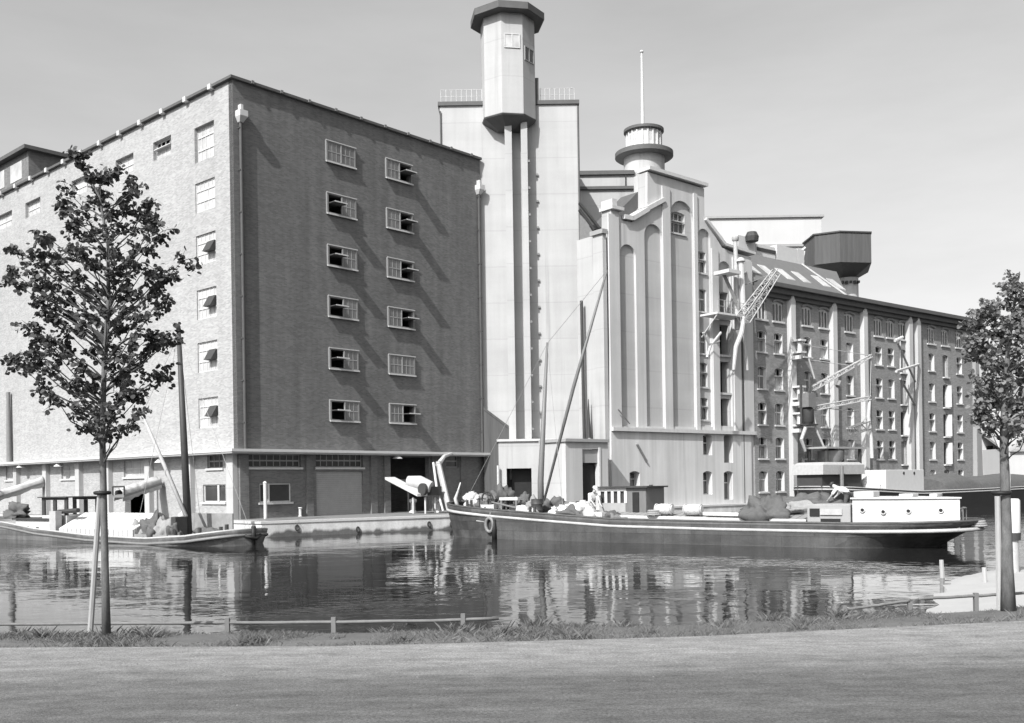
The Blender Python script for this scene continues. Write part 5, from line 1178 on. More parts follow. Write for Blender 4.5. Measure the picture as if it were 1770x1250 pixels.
def crate(px, y, w, d, h, mat, label, inc=0.0, rz=0.0):
    p = on_deck(px, y, inc); b = MB(frame(p, rz)); n = max(2, int(h / 0.16))
    for k in range(n): b.box(-w/2, w/2, -d/2, -d/2 + .025, h*k/n, h*(k+1)/n - .02); b.box(-w/2, w/2, d/2 - .025, d/2, h*k/n, h*(k+1)/n - .02); b.box(-w/2, -w/2 + .025, -d/2 + .026, d/2 - .026, h*k/n, h*(k+1)/n - .02); b.box(w/2 - .025, w/2, -d/2 + .026, d/2 - .026, h*k/n, h*(k+1)/n - .02)
    for sx_ in (-1, 1): b.box(sx_*w/2 - .04 if sx_ > 0 else -w/2 - .003, w/2 + .003 if sx_ > 0 else -w/2 + .04, -d/2 - .02, -d/2 - .003, 0, h)
    b.box(-w/2 + .03, w/2 - .03, -d/2 + .03, d/2 - .03, 0.02, h - .03)
    return tag(b.build('crate', K[mat]), label, 'crate', 'crates on the barge deck')
crate(846, -1.0, 0.7, 0.5, 0.4, 'offwhite', 'pale low crate beside the anchor winch', 0.05, 0.2)
crate(873, 0.9, 0.6, 0.5, 0.5, 'dark', 'dark crate behind the anchor winch', 0.1, -0.3)
crate(895, -0.3, 0.7, 0.6, 0.45, 'dark', 'dark slatted crate halfway between winch and mast', 0.1, 0.4)
crate(1030, -1.65, 0.55, 0.4, 0.42, 'white', 'white crate on the near rail under the wheelhouse windows', 0.12, 0.1)
crate(1040, -1.7, 0.3, 0.3, 0.4, 'white', 'small white box on end beside the white crate', 0.14, -0.2)
crate(985, 0.8, 0.8, 0.6, 0.6, 'steel', 'grey crate behind the pile of white sacks', 0.2, 0.3)
# bench with a pale top
p = on_deck(884, -0.6, 0.0); b = MB(frame(p)); b.box(-0.55, 0.55, -0.25, 0.25, 0.72, 0.86)
bt_ = thing('work_bench', 'small pale-topped bench on the foredeck between winch and mast', 'bench', p); b.build('top', K['offwhite'], bt_)
b = MB(frame(p)); 
for sx_ in (-.45, .45):
    for sy_ in (-.2, .2): b.box(sx_ - .04, sx_ + .04, sy_ - .04, sy_ + .04, 0, 0.718)
b.build('leg', K['steel'], bt_)
def heap(px, y, rx, ry, rz, mat, name, label, cat, inc=0.0, seed=0, rough=0.5):
    p = on_deck(px, y, inc); b = MB(frame(p)); b.blob((0, 0, rz*0.3), rx, ry, rz, rough, 4, seed, flat=True); return tag(b.build(name, K[mat], smooth=True), label, cat)
heap(985, -1.75, 0.75, 0.35, 0.33, 'canvas_dark', 'tarpaulin', 'dark tarpaulin bundle on the near rail in front of the white sacks', 'tarpaulin', 0.2, 3)
heap(1054, -1.3, 0.55, 0.4, 0.34, 'canvas_dark', 'tarpaulin', 'small dark tarpaulin lump below the wheelhouse', 'tarpaulin', 0.15, 4)
heap(1322, -1.0, 0.95, 0.7, 0.85, 'canvas_dark', 'tarpaulin', 'big dark tarpaulin heap amidships by the white plank', 'tarpaulin', 0.25, 6, 0.42)
heap(1348, -0.6, 0.6, 0.6, 0.55, 'tarp_grey', 'tarpaulin', 'grey tarpaulin lump against the aft end of the dark heap', 'tarpaulin', 0.25, 8, 0.4)
heap(1368, 0.2, 1.2, 0.7, 0.42, 'tarp_grey', 'tarpaulin', 'long low grey tarpaulin on the hatch behind the dark heap', 'tarpaulin', 0.5, 9, 0.5)
heap(920, 0.4, 0.6, 0.5, 0.5, 'tarp_grey', 'tarpaulin', 'grey canvas bundle at the foot of the mast', 'tarpaulin', 0.1, 12, 0.6)
heap(868, -0.1, 0.5, 0.5, 0.6, 'canvas_dark', 'tarpaulin', 'dark canvas bundle piled on the winch', 'tarpaulin', 0.3, 13, 0.7)
heap(948, 0.3, 0.7, 0.5, 0.5, 'canvas_dark', 'tarpaulin', 'dark canvas bundle just aft of the mast', 'tarpaulin', 0.2, 14, 0.7)
heap(1062, -1.55, 0.35, 0.3, 0.3, 'wood', 'coal_pile', 'little dark heap on the side deck under the wheelhouse', 'heap', 0.1, 15, 0.5)
# roped bales / kegs
for i, (px, lab) in enumerate(((1148, 'white hooped keg lying on the hatch nearest the wheelhouse'), (1198, 'white hooped keg lying on the hatch beside the long white plank'))):
    p = on_deck(px, -1.2, 0.50); b = MB(frame(p)); prof = [(0.17, -0.42), (0.22, -0.2), (0.235, 0.0), (0.22, 0.2), (0.17, 0.42)]
    b.M = frame(p) @ Matrix.Translation((0, 0, 0.24)) @ Matrix.Rotation(rad(90), 4, 'Y'); b.lathe(prof, (0, 0, 0), 16)
    kt = b.build('keg', K['white'], smooth=2); tag(kt, lab, 'keg', 'white kegs on the barge hatch')
    b = MB(b.M)
    for z_ in (-0.36, -0.14, 0.14, 0.36): b.tube([(0.225*math.cos(a), 0.225*math.sin(a), z_) for a in [6.283*k/14 for k in range(14)]], 0.025, 5, closed=True)
    b.build('hoop', K['offwhite'], kt)
    kt.location = kt.location
p0, p1 = on_deck(1218, -1.35, 0.52), on_deck(1305, -1.35, 0.50); b = MB(); dd = (p1 - p0).normalized(); ss = dd.cross(Vector((0, 0, 1)))
b.add([p0 + ss*.2, p0 - ss*.2, p1 - ss*.2, p1 + ss*.2] + [v + Vector((0, 0, .13)) for v in (p0 + ss*.2, p0 - ss*.2, p1 - ss*.2, p1 + ss*.2)], [(0,1,2,3),(4,5,6,7),(0,1,5,4),(1,2,6,5),(2,3,7,6),(3,0,4,7)])
tag(b.build('plank', K['white']), 'long white gangplank lying flat on the hatch amidships', 'plank')
p0, p1 = on_deck(1292, -1.0, 0.35), on_deck(1316, -1.5, 0.75); b = MB(); b.M = Matrix.Translation(p0) @ (p1 - p0).to_track_quat('X', 'Z').to_matrix().to_4x4(); b.box(0, 0.85, -0.2, 0.2, -0.03, 0.03)
tag(b.build('plank', K['wood_pale']), 'short pale board propped against the dark tarpaulin heap', 'plank')
p = on_deck(1452, 0.3, 0.85); b = MB(); b.cyl(p, put(1558, 861, 0.2), 0.06, n=6); b.cyl(p + Vector((0, .3, .03)), put(1545, 860, 0.5), 0.05, n=6)
tag(b.build('boat_hook', K['wood']), 'pair of wooden poles lashed flat along the deckhouse roof', 'poles')
# tyre fender hung over the bow
c_ = Vector(B1.at(853, 907, -2.0)); f_ = c_.x / L1_; yy = -B1.half(f_) - 0.12; b = MB(M1)
b.tube([(c_.x + 0.22*math.cos(a), yy + 0.0, c_.z + 0.33*math.sin(a)) for a in [6.283*k/18 for k in range(18)]], 0.085, 8, closed=True)
fe = b.build('boat_fender', K['steel'], smooth=True); tag(fe, 'old tyre fender hanging from the barge bow on a rope', 'fender')
MB(M1).cyl((c_.x, yy, c_.z + 0.32), (c_.x, -B1.half(f_), B1.sheer(f_)), 0.025, n=5).build('rope', K['rope'], fe)
b = MB(M1); x_ = B1.wall(-2).t(861, 920); b.tube([(x_, -B1.half(x_/L1_) - .1, z) for z in (0.95, 0.5, -0.1)], [0.07, 0.12, 0.13], 8)
tag(b.build('fender', K['black'], smooth=True), 'black rope fender hanging into the water beside the tyre', 'fender')
def coil(px, y, label, inc=0.05):
    p = on_deck(px, y, inc); b = MB(frame(p))
    for k in range(3): b.tube([((0.3 - 0.03*k)*math.cos(a), (0.3 - 0.03*k)*math.sin(a), 0.05 + k*0.08) for a in [6.283*i/16 for i in range(16)]], 0.045, 5, closed=True)
    return tag(b.build('rope_coil', K['rope'], smooth=True), label, 'rope', 'rope coils on the barge')
coil(940, -1.7, 'coil of rope on the side deck in front of the mast'); coil(914, -1.75, 'coil of rope on the side deck beside the bench'); coil(1130, -1.4, 'coil of rope beside the dark funnel', 0.45); coil(1690, -0.3, 'coil of rope on the stern deck behind the white deckhouse')
for i, (px, y, lab) in enumerate(((928, -1.0, 'dark oil drum standing against the barge mast'), (966, 0.6, 'grey oil drum on the far side deck behind the white sacks'))):
    b = MB(frame(on_deck(px, y, 0.05))); b.lathe([(0.27, 0), (0.28, 0.02), (0.27, 0.04), (0.27, 0.28), (0.285, 0.3), (0.27, 0.32), (0.27, 0.58), (0.285, 0.6), (0.27, 0.62), (0.27, 0.84), (0.25, 0.84), (0.25, 0.82)], (0, 0, 0), 18)
    tag(b.build('oil_drum', K['dark' if i == 0 else 'steel'], smooth=2), lab, 'drum', 'oil drums on the barge')
p0, p1 = on_deck(1000, 0.9, 0.1), on_deck(962, 1.2, 1.0); b = MB(); s1_ = Vector((0.12, 0.17, 0))
b.cyl(p0 + s1_, p1 + s1_, 0.03, n=5); b.cyl(p0 - s1_, p1 - s1_, 0.03, n=5)
for k in range(1, 7): b.cyl(p0.lerp(p1, k/7) + s1_, p0.lerp(p1, k/7) - s1_, 0.02, n=5)
tag(b.build('ladder', K['wood_pale']), 'wooden ladder leaning among the cargo between the mast and the wheelhouse', 'ladder')
p0, p1 = on_deck(905, -1.2, 0.35), on_deck(850, -1.5, 0.6); b = MB(); b.cyl(p0, p1, 0.05, 0.04, n=6)
tag(b.build('spare_spar', K['wood'], smooth=2), 'loose wooden spar lying along the foredeck rail', 'spar')
sack(920, -1.55, 0.26, 'offwhite', 'small off-white sack by the near rail directly below the mast', 0.08, 51, 1.0)
sack(884, 0.9, 0.34, 'canvas', 'pale sack behind the foredeck bench', 0.3, 52, 1.1)
sack(1008, -0.2, 0.40, 'offwhite', 'off-white sack behind the white-clad worker', 0.3, 53, 1.0)
crate(862, 0.4, 0.45, 0.4, 0.5, 'wood', 'mid-grey wooden crate just aft of the anchor winch', 0.3, 0.6)
crate(938, 0.9, 0.5, 0.4, 0.55, 'wood_pale', 'pale wooden crate on the far deck behind the mast', 0.2, -0.4)
crate(1075, -1.7, 0.4, 0.3, 0.25, 'wood', 'low wooden crate on the near side deck under the wheelhouse door', 0.12, 0.1)
heap(902, 0.5, 0.5, 0.45, 0.55, 'canvas_dark', 'tarpaulin', 'dark canvas bundle behind the foredeck bench', 'tarpaulin', 0.2, 31, 0.7)
heap(834, -0.9, 0.35, 0.3, 0.35, 'canvas_dark', 'tarpaulin', 'little dark canvas bundle by the anchor at the bow', 'tarpaulin', 0.1, 32, 0.6)
heap(1395, 0.6, 1.3, 0.5, 0.5, 'canvas_dark', 'tarpaulin', 'long dark tarpaulin roll behind the grey cabin trunk', 'tarpaulin', 0.75, 33, 0.4)
p = on_deck(829, -1.3, 0.0); b = MB(frame(p)); b.cyl((0, 0, 0.05), (0, 0, 0.75), 0.035, n=6); b.tube([(-0.35, 0, 0.3), (-0.2, 0, 0.1), (0, 0, 0.04), (0.2, 0, 0.1), (0.35, 0, 0.3)], [0.02, 0.04, 0.05, 0.04, 0.02], 6); b.cyl((-0.02, -0.25, 0.68), (0.02, 0.25, 0.68), 0.025, n=5)
tag(b.build('anchor', K['dark']), 'black stocked anchor standing on the bow rail of the motor barge', 'anchor')
b = MB(frame(on_deck(1137, -1.3, 0.42))); b.lathe([(0.13, 0), (0.17, 0.28), (0.155, 0.28), (0.12, 0.03)], (0, 0, 0), 12)
bk = b.build('bucket', K['offwhite'], smooth=2); tag(bk, 'pale bucket standing on the hatch beside the funnel', 'bucket')

# ---- left sailing barge
O2 = (-12.0, 46.3); E2 = (-0.816, 0.578)
W2 = Wall(Vector(O2) + Vector((-0.578, -0.816)) * 2.0, (0.816, -0.578))
an2 = [(447, 903), (380, 917), (320, 927), (250, 931), (150, 925), (60, 914), (8, 903)]
sh2 = [(-a, z) for a, z in (W2.tz(*a_) for a_ in an2)]; L2_ = 24.5
sh2[0] = (0.0, P(447, 899, 45.9).z)
def sheerB(f):
    x = f * L2_
    for (x0, z0), (x1, z1) in zip(sh2, sh2[1:]):
        if x <= x1: 
            k = (x - x0) / (x1 - x0); return z0 + (z1 - z0) * k
    return sh2[-1][1] + 0.03 * (x - sh2[-1][0])
class Boat2(Boat):
    strake = 0.26
B2 = Boat2(O2, E2, L2_, 4.0, sheerB, 'sailing_barge', 'low sailing barge with a tall mast moored beside the warehouse at the left', ('hull_pale', 'pipe', 'steel', 'grey_paint'), bow=0.11, stern=0.10)
M2 = B2.M
def a2(px, py, y): 
    w_ = Wall(B2.O + B2.lat * y, -B2.e); t, z = w_.tz(px, py); return (-t, y, z)
b = MB(M2); b.tube([(0.05, 0, -0.4), (-0.06, 0, 0.4), (-0.08, 0, B2.sheer(0) + 0.12)], [0.12, 0.12, 0.11], 8); b.build('stem_post', K['black'], B2.t, smooth=True)
b = MB(M2); b.tube([(0.0, -0.45, B2.sheer(0) - 0.3), (-0.25, 0, B2.sheer(0) - 0.45), (0.0, 0.45, B2.sheer(0) - 0.3)], 0.08, 8); b.build('bow_fender', K['black'], B2.t, smooth=True)
m0 = a2(326, 915, 0.0); m1 = a2(309, 575, 0.0)
MB(M2).tube([(m0[0], 0, B2.sheer(m0[0]/L2_) - 0.3), ((m0[0]+m1[0])/2, 0, m1[2]*0.5), m1], [0.20, 0.17, 0.11], 10).build('mast', K['dark'], B2.t, smooth=True)
b = MB(M2); b.lathe([(0.06, 0), (0.13, 0.12), (0.05, 0.3)], (m1[0], 0, m1[2]), 8); b.box(m1[0] - 0.3, m1[0] + 0.3, -0.05, 0.05, m1[2] - 0.35, m1[2] - 0.25); b.build('mast_head', K['dark'], B2.t)
sp0 = Vector(a2(322, 893, 0.3)); sp1 = Vector(a2(246, 716, 0.3)); MB(M2).tube([sp0, (sp0+sp1)/2, sp1], [0.09, 0.1, 0.06], 8).build('sprit', K['wood_pale'], B2.t, smooth=True)
b = MB(M2); zt = m1[2] - 0.1
for e_ in ((0.2, 0, B2.sheer(0)), (m0[0] + 1.5, 1.9, 0.6), (m0[0] + 1.5, -1.9, 0.6)): b.cyl((m1[0], 0, zt), e_, 0.012, n=4)
b.cyl((m1[0], 0, zt), sp1, 0.012, n=4); b.build('stay', K['rope'], B2.t)
# white hatch boards, fore hold and after cabin
def roofed(b, x0, x1, zlow, ridge, hw, z0):
    b.add([(x0, -hw, z0), (x1, -hw, z0), (x1, hw, z0), (x0, hw, z0), (x0, -hw, zlow), (x1, -hw, zlow), (x1, hw, zlow), (x0, hw, zlow), (x0, 0, ridge), (x1, 0, ridge)],
          [(0,3,2,1),(0,1,5,4),(1,2,6,9,5),(2,3,7,6),(3,0,4,8,7),(4,5,9,8),(6,7,8,9)])
xh0, xh1 = a2(232, 910, 1.4)[0], a2(104, 905, 1.4)[0]; zr_ = a2(170, 886, 0)[2]; zl_ = a2(170, 915, 1.5)[2]
b = MB(M2); nb = 16
for i in range(nb): roofed(b, xh0 + (xh1-xh0)*i/nb, xh0 + (xh1-xh0)*(i+1)/nb - 0.05, zl_, zr_, 1.5, 0.1)
b.build('hatch_boards', K['white'], B2.t)
b = MB(M2); roofed(b, xh0 - 0.1, xh0 - 0.06, zl_ + 0.02, zr_ + 0.05, 1.45, 0.1); b.build('hold_bulkhead', K['tarp_grey'], B2.t)
xf0 = a2(318, 915, 1.4)[0]
b = MB(M2); b.box(xf0, xh0 - 0.12, -1.5, -1.42, 0.1, zr_ - 0.05); b.box(xf0, xh0 - 0.12, 1.42, 1.5, 0.1, 0.45); b.build('hold_coaming', K['tarp_grey'], B2.t)
b = MB(M2); x0, x1 = a2(136, 880, 0.2)[0], a2(97, 880, 0.2)[0]; z0, z1 = a2(115, 890, 0.2)[2], a2(115, 864, 0.2)[2]
for y_ in (-0.9, 0.9):
    for i in range(3):
        x = x0 + (x1 - x0) * i / 2; b.box(x - 0.14, x + 0.14, y_ - 0.04, y_ + 0.04, z0, z1)
    b.box(x0 - 0.14, x1 + 0.14, y_ - 0.045, y_ + 0.045, z1 + 0.003, z1 + 0.12)
whb = b.build('wheelhouse', K['dark'], B2.t)
MB(M2).box(x0 - 0.3, x1 + 0.3, -1.1, 1.1, z1 + 0.123, z1 + 0.18).build('wheelhouse_roof', K['dark'], whb)
MB(M2).box(x0 - 0.1, x1 + 0.1, -0.95, 0.95, 0.2, z0 - 0.003).build('wheelhouse_base', K['offwhite'], whb)
b = MB(M2); x0, x1 = a2(100, 905, 1.2)[0], a2(30, 900, 1.2)[0]; b.box(x0 + 0.3, x1, -1.3, 1.3, 0.2, a2(60, 899, 1.2)[2]); cbn = b.build('cabin', K['offwhite'], B2.t, bevel=0.03)
b = MB(M2); b.box(x0 + 0.1, x1 + 0.2, -1.4, 1.4, a2(60, 899, 1.2)[2] + .003, a2(60, 896, 1.2)[2]); b.build('cabin_roof', K['dark'], cbn)
b = MB(M2)
for px in (35, 42, 48, 65):
    t_, _, z_ = a2(px, 912 + (px-35)*0.1, 1.3); b.box(t_ - .12, t_ + .12, 1.303, 1.33, z_ - .12, z_ + .12)
b.build('cabin_window', K['dark'], cbn)
b = MB(M2); t_, _, z_ = a2(92, 900, 1.5); b.box(t_ - 0.3, t_ + 0.3, 1.2, 1.55, B2.sheer(t_/L2_) - 0.2, z_ + 0.5); b.build('deck_locker', K['pipe'], B2.t)
b = MB(M2); t_ = a2(117, 893, 1.0)[0]; b.cyl((t_ - 1.0, 1.0, zr_ + 0.15), (t_ + 0.9, 1.0, zr_ + 0.05), 0.12, n=8); b.build('furled_sail', K['dark'], B2.t)
b = MB(M2)
t_ = a2(313, 905, 0.5)[0]; b.box(t_ - 0.1, t_ + 0.25, 0.2, 0.9, 0.2, a2(313, 893, 0.5)[2]); b.build('windlass', K['dark'], B2.t, bevel=0.03)
b = MB(M2)
for px, y_ in ((345, 1.2), (392, 0.6), (382, -0.8)):
    t_ = a2(px, 915, y_)[0]; z_ = B2.sheer(t_/L2_) - 0.3; b.cyl((t_, y_, z_), (t_, y_, z_ + 0.65), 0.09, n=8)
each(b, 'bitt', K['dark'], B2.t, smooth=2)
def bdeck(px, y, inc=0.0):
    t_ = a2(px, 915, y)[0]; p = M2 @ Vector((t_, y, B2.sheer(t_/L2_) - 0.3 + inc)); return p
def heap2(px, y, rx, ry, rz, mat, name, label, cat, inc=0.0, seed=0, rough=0.5):
    p = bdeck(px, y, inc); b = MB(frame(p)); b.blob((0, 0, rz*0.3), rx, ry, rz, rough, 4, seed, flat=True); return tag(b.build(name, K[mat], smooth=True), label, cat)
heap2(240, 0.9, 0.9, 0.5, 0.75, 'tarp_grey', 'cargo_heap', 'grey heap of cargo in the open hold next to the white hatch boards', 'cargo', 0.05, 21)
heap2(266, 1.0, 0.7, 0.5, 0.85, 'canvas_dark', 'cargo_heap', 'dark heap of cargo in the middle of the open hold', 'cargo', 0.05, 22, 0.6)
heap2(285, 0.8, 0.55, 0.5, 0.95, 'tarp_grey', 'cargo_heap', 'rounded grey cargo bundle standing in the fore part of the hold', 'cargo', 0.05, 23, 0.35)
heap2(302, 1.1, 0.35, 0.35, 0.6, 'canvas_dark', 'cargo_heap', 'small dark bundle by the windlass of the sailing barge', 'cargo', 0.05, 24)
heap2(358, -0.4, 0.85, 0.35, 0.3, 'canvas_dark', 'sail_bundle', 'dark furled sail lying on the foredeck of the sailing barge', 'sail', 0.25, 25, 0.3)
heap2(30, 0.9, 0.9, 0.5, 0.5, 'canvas_dark', 'cargo_heap', 'dark bundle on the after deck at the left edge of the photo', 'cargo', 0.55, 26, 0.6)
heap2(318, -0.2, 0.3, 0.3, 0.7, 'offwhite', 'sack', 'white sack against the mast foot of the sailing barge', 'sack', 0.7, 27, 0.2)

# ---- barge behind, along the mill quay
O3 = (22.3, 75.6); E3 = (0.779, 0.627); L3_ = 39.0
def sheerC(f): 
    return 2.05 - 0.55 * min(1, f / 0.3) if f < 0.3 else 1.5 + 0.25 * ((f - 0.3) / 0.7) ** 2
class Boat3(Boat):
    strake = 0.2
B3 = Boat3(O3, E3, L3_, 5.0, sheerC, 'cargo_barge', 'dark cargo barge with humped tarpaulins moored along the brick mill', ('black', 'pipe', 'pipe', 'steel'), bow=0.08, stern=0.08, counter=1.0)
M3 = B3.M
def a3(px, py, y): w_ = B3.wall(y); t, z = w_.tz(px, py); return (t, y, z)
r_ = (a3(1531, 825, -1.4)[0], a3(1597, 825, -1.4)[0], a3(1560, 812, -1.4)[2])
dk = MB(M3).box(r_[0], r_[1], -1.4, 1.4, 1.1, r_[2]).build('deckhouse', K['white'], B3.t, bevel=0.03)
b = MB(M3)
for px in (1562, 1580): t_, _, z_ = a3(px, 818, -1.4); b.cyl((t_, -1.403, z_), (t_, -1.43, z_), 0.13, n=10)
each(b, 'porthole', K['dark'], dk)
r_ = (a3(1420, 810, -1.2)[0], a3(1491, 810, -1.2)[0], a3(1450, 800, -1.2)[2], a3(1450, 820, -1.2)[2])
b = MB(M3); b.box(r_[0] + .2, r_[1] - .1, -1.1, 1.1, 1.2, r_[3] - .003); wc = b.build('wheelhouse', K['dark'], B3.t)
b = MB(M3); b.M = M3 @ Matrix.Translation(((r_[0]+r_[1])/2, 0, 0)); b.lathe([(1.02, r_[3]), (1.0, r_[2] - .15), (0.85, r_[2] + .05)], (0, 0, 0), 4, math.pi/4, (r_[1]-r_[0])/1.414, 1.9); b.build('canvas_hood', K['pipe'], wc)
b = MB(M3); t_, _, z_ = a3(1455, 806, -1.6); b.cyl((t_, -1.6, 1.2), (t_, -1.6, z_), 0.14, n=8); b.build('mast_stump', K['steel'], B3.t)
b = MB(M3)
for i, (pa, pb, py_) in enumerate(((1599, 1662, 817), (1655, 1800, 818))):
    x0, x1 = a3(pa, 830, 0)[0], a3(pb, 830, 0)[0]; zt = a3((pa+pb)/2, py_, 0)[2]; n_ = 10; vs = []; fs = []
    for j in range(n_ + 1):
        f = j / n_; hgt = (zt - 1.3) * (0.72 + 0.28 * math.sin(f * math.pi) + 0.06 * noise.noise(Vector((f*5, i, 0))))
        for k in range(9): a = math.pi * k / 8; vs.append((x0 + (x1-x0)*f, -2.0*math.cos(a), 1.25 + hgt * math.sin(a) ** 0.7))
    for j in range(n_):
        for k in range(8): fs.append((j*9+k, j*9+k+1, (j+1)*9+k+1, (j+1)*9+k))
    fs.append(tuple(range(9))); fs.append(tuple(n_*9 + k for k in range(9)))
    b.add(vs, fs)
b.build('hold_tarpaulin', K['canvas_dark'], B3.t, smooth=2)
def d3(px, y, z): t_ = a3(px, 825, y)[0]; return M3 @ Vector((t_, y, z))
for i, (px, y, mat, lab) in enumerate(((1501, -1.0, 'white', 'white canvas bundle on the deck of the moored cargo barge'), (1514, -1.5, 'white', 'small white bundle on the cargo barge beside its deckhouse'), (1506, 0.2, 'canvas_dark', 'dark bundle between canvas hood and white deckhouse on the cargo barge'))):
    p = d3(px, y, 1.45); b = MB(Matrix.Translation(p)); b.blob((0, 0, 0.35), 0.5 if i != 1 else 0.35, 0.45, (0.95, 0.5, 0.9)[i], 0.4, 2, i + 40, flat=True); tag(b.build('canvas_bundle', K[mat], smooth=True), lab, 'bundle')

# ================================================================== PEOPLE
def skinned(name, pts, edges, mat, parent, root=0, sub=2):
    """pts: {key: (Vector, radius)}"""
    keys = list(pts); loc = WLOC[parent.name] if parent else None
    me = bpy.data.meshes.new(name); base = loc if loc is not None else pts[keys[0]][0]
    me.from_pydata([pts[k][0] - base for k in keys], [(keys.index(a), keys.index(c)) for a, c in edges], [])
    o = bpy.data.objects.new(name, me); COL.objects.link(o)
    if parent: o.parent = parent
    else: o.location = base
    WLOC[o.name] = base
    sm = o.modifiers.new('skin', 'SKIN'); sm.use_smooth_shade = True
    for i, k in enumerate(keys):
        sv = me.skin_vertices[0].data[i]; r = pts[k][1]; sv.radius = (r, r) if not hasattr(r, '__len__') else r
        sv.use_root = (i == root)
    s2 = o.modifiers.new('sub', 'SUBSURF'); s2.levels = sub; s2.render_levels = sub
    me.materials.append(mat); return o
def person(p, rz, lean, label, cap='white', knee=0.25):
    t = thing('person', label, 'person', p)
    Mx = Matrix.Translation(p) @ Matrix.Rotation(rz, 4, 'Z')
    def w(x, y, z): return Mx @ Vector((x, y, z))
    hip = (0.0 - 0.12*knee, 0, 0.88 - 0.10*knee)
    def tor(d, y=0.0, f=0.0):  # distance up the leaning spine
        return (hip[0] + math.sin(lean)*d + math.cos(lean)*f, y, hip[2] + math.cos(lean)*d - math.sin(lean)*f)
    J = {'pelvis': (w(*hip), 0.13), 'belly': (w(*tor(0.2)), 0.125), 'chest': (w(*tor(0.42)), 0.145), 'neck': (w(*tor(0.55)), 0.055), 'headlow': (w(*tor(0.62, 0, 0.03)), 0.075), 'head': (w(*tor(0.72, 0, 0.03)), 0.095), 'crown': (w(*tor(0.81, 0, 0.02)), 0.06), 'nose': (w(*tor(0.69, 0, 0.125)), 0.014)}
    E = [('pelvis', 'belly'), ('belly', 'chest'), ('chest', 'neck'), ('neck', 'headlow'), ('headlow', 'head'), ('head', 'crown'), ('head', 'nose')]
    for s_, sd in ((-1, 'l'), (1, 'r')):
        J['hip'+sd] = (w(hip[0], s_*0.1, hip[2] - 0.06), 0.095); J['knee'+sd] = (w(hip[0] + 0.16*knee + 0.05*s_, s_*0.12, 0.47), 0.06); J['ankle'+sd] = (w(-0.02 + 0.06*s_, s_*0.12, 0.09), 0.045); J['toe'+sd] = (w(0.16 + 0.06*s_, s_*0.14, 0.04), 0.04)
        E += [('pelvis', 'hip'+sd), ('hip'+sd, 'knee'+sd), ('knee'+sd, 'ankle'+sd), ('ankle'+sd, 'toe'+sd)]
        sh_ = tor(0.47, s_*0.19); el = (sh_[0] + 0.10 + 0.1*math.sin(lean), s_*0.24, sh_[2] - 0.27); ha = (el[0] + 0.17, s_*0.18, el[2] - 0.18)
        J['sh'+sd] = (w(*sh_), 0.06); J['el'+sd] = (w(*el), 0.045); J['wr'+sd] = (w(*ha), 0.03); J['pa'+sd] = (w(ha[0] + .06, ha[1], ha[2] - .06), (0.036, 0.02))
        E += [('chest', 'sh'+sd), ('sh'+sd, 'el'+sd), ('el'+sd, 'wr'+sd), ('wr'+sd, 'pa'+sd)]
        for k in range(4):
            J['f%d' % k + sd] = (w(ha[0] + .11 + .01*(k in (1, 2)), ha[1] + (k - 1.5)*0.022, ha[2] - .10), 0.009); J['g%d' % k + sd] = (w(ha[0] + .12, ha[1] + (k - 1.5)*0.021, ha[2] - .135 - .008*(k in (1, 2))), 0.008)
            E += [('pa'+sd, 'f%d' % k + sd), ('f%d' % k + sd, 'g%d' % k + sd)]
        J['th'+sd] = (w(ha[0] + .07, ha[1] - s_*.05, ha[2] - .07), 0.010); E.append(('wr'+sd, 'th'+sd))
    body = skinned('body', J, E, K['skin'], t)
    def sub(keys, edges, grow): return {k: (J[k][0], J[k][1] * 1.0 + grow if not hasattr(J[k][1], '__len__') else J[k][1]) for k in keys}, edges
    ks, es = sub(['chest', 'belly', 'pelvis', 'shl', 'ell', 'shr', 'elr'], [('chest', 'belly'), ('belly', 'pelvis'), ('chest', 'shl'), ('shl', 'ell'), ('chest', 'shr'), ('shr', 'elr')], 0.022)
    skinned('shirt', ks, es, K['cloth'], t)
    ks, es = sub(['pelvis', 'hipl', 'kneel', 'anklel', 'hipr', 'kneer', 'ankler'], [('pelvis', 'hipl'), ('hipl', 'kneel'), ('kneel', 'anklel'), ('pelvis', 'hipr'), ('hipr', 'kneer'), ('kneer', 'ankler')], 0.02)
    skinned('trousers', ks, es, K['cloth'] if cap == 'white' else K['cloth_dark'], t)
    c = J['crown'][0]; b = MB(Matrix.Translation(c) @ Matrix.Rotation(rz, 4, 'Z') @ Matrix.Rotation(lean, 4, 'Y'))
    b.lathe([(0.105, -0.03), (0.12, 0.02), (0.10, 0.06), (0.04, 0.085)], (0, 0, 0), 16); b.box(0.06, 0.19, -0.07, 0.07, -0.03, -0.012) if cap == 'white' else None
    b.build('cap' if cap == 'white' else 'hair', K['cloth'] if cap == 'white' else K['dark'], t, smooth=True)
    b = MB(Matrix.Translation(J['head'][0]) @ Matrix.Rotation(rz, 4, 'Z') @ Matrix.Rotation(lean, 4, 'Y'))
    for s_ in (-1, 1): b.blob((0.085, s_*0.035, 0.02), 0.012, 0.014, 0.010, 0, 1)
    b.box(0.09, 0.098, -0.025, 0.025, -0.062, -0.052); b.build('face_marks', K['dark'], t)
    return t
pz = on_deck(1021, -0.9, 0.0)
person(pz, ang - 0.4, rad(28), 'worker in white clothes and cap stooping among sacks left of the barge wheelhouse')
pq = on_deck(1466, 0.4, 0.0); pq.z = B1.at(1430, 872, -1.5)[2] - 0.45
person(pq, ang + math.pi - 0.2, rad(62), 'worker in a white shirt bending over the cabin ahead of the white deckhouse', cap='hair')

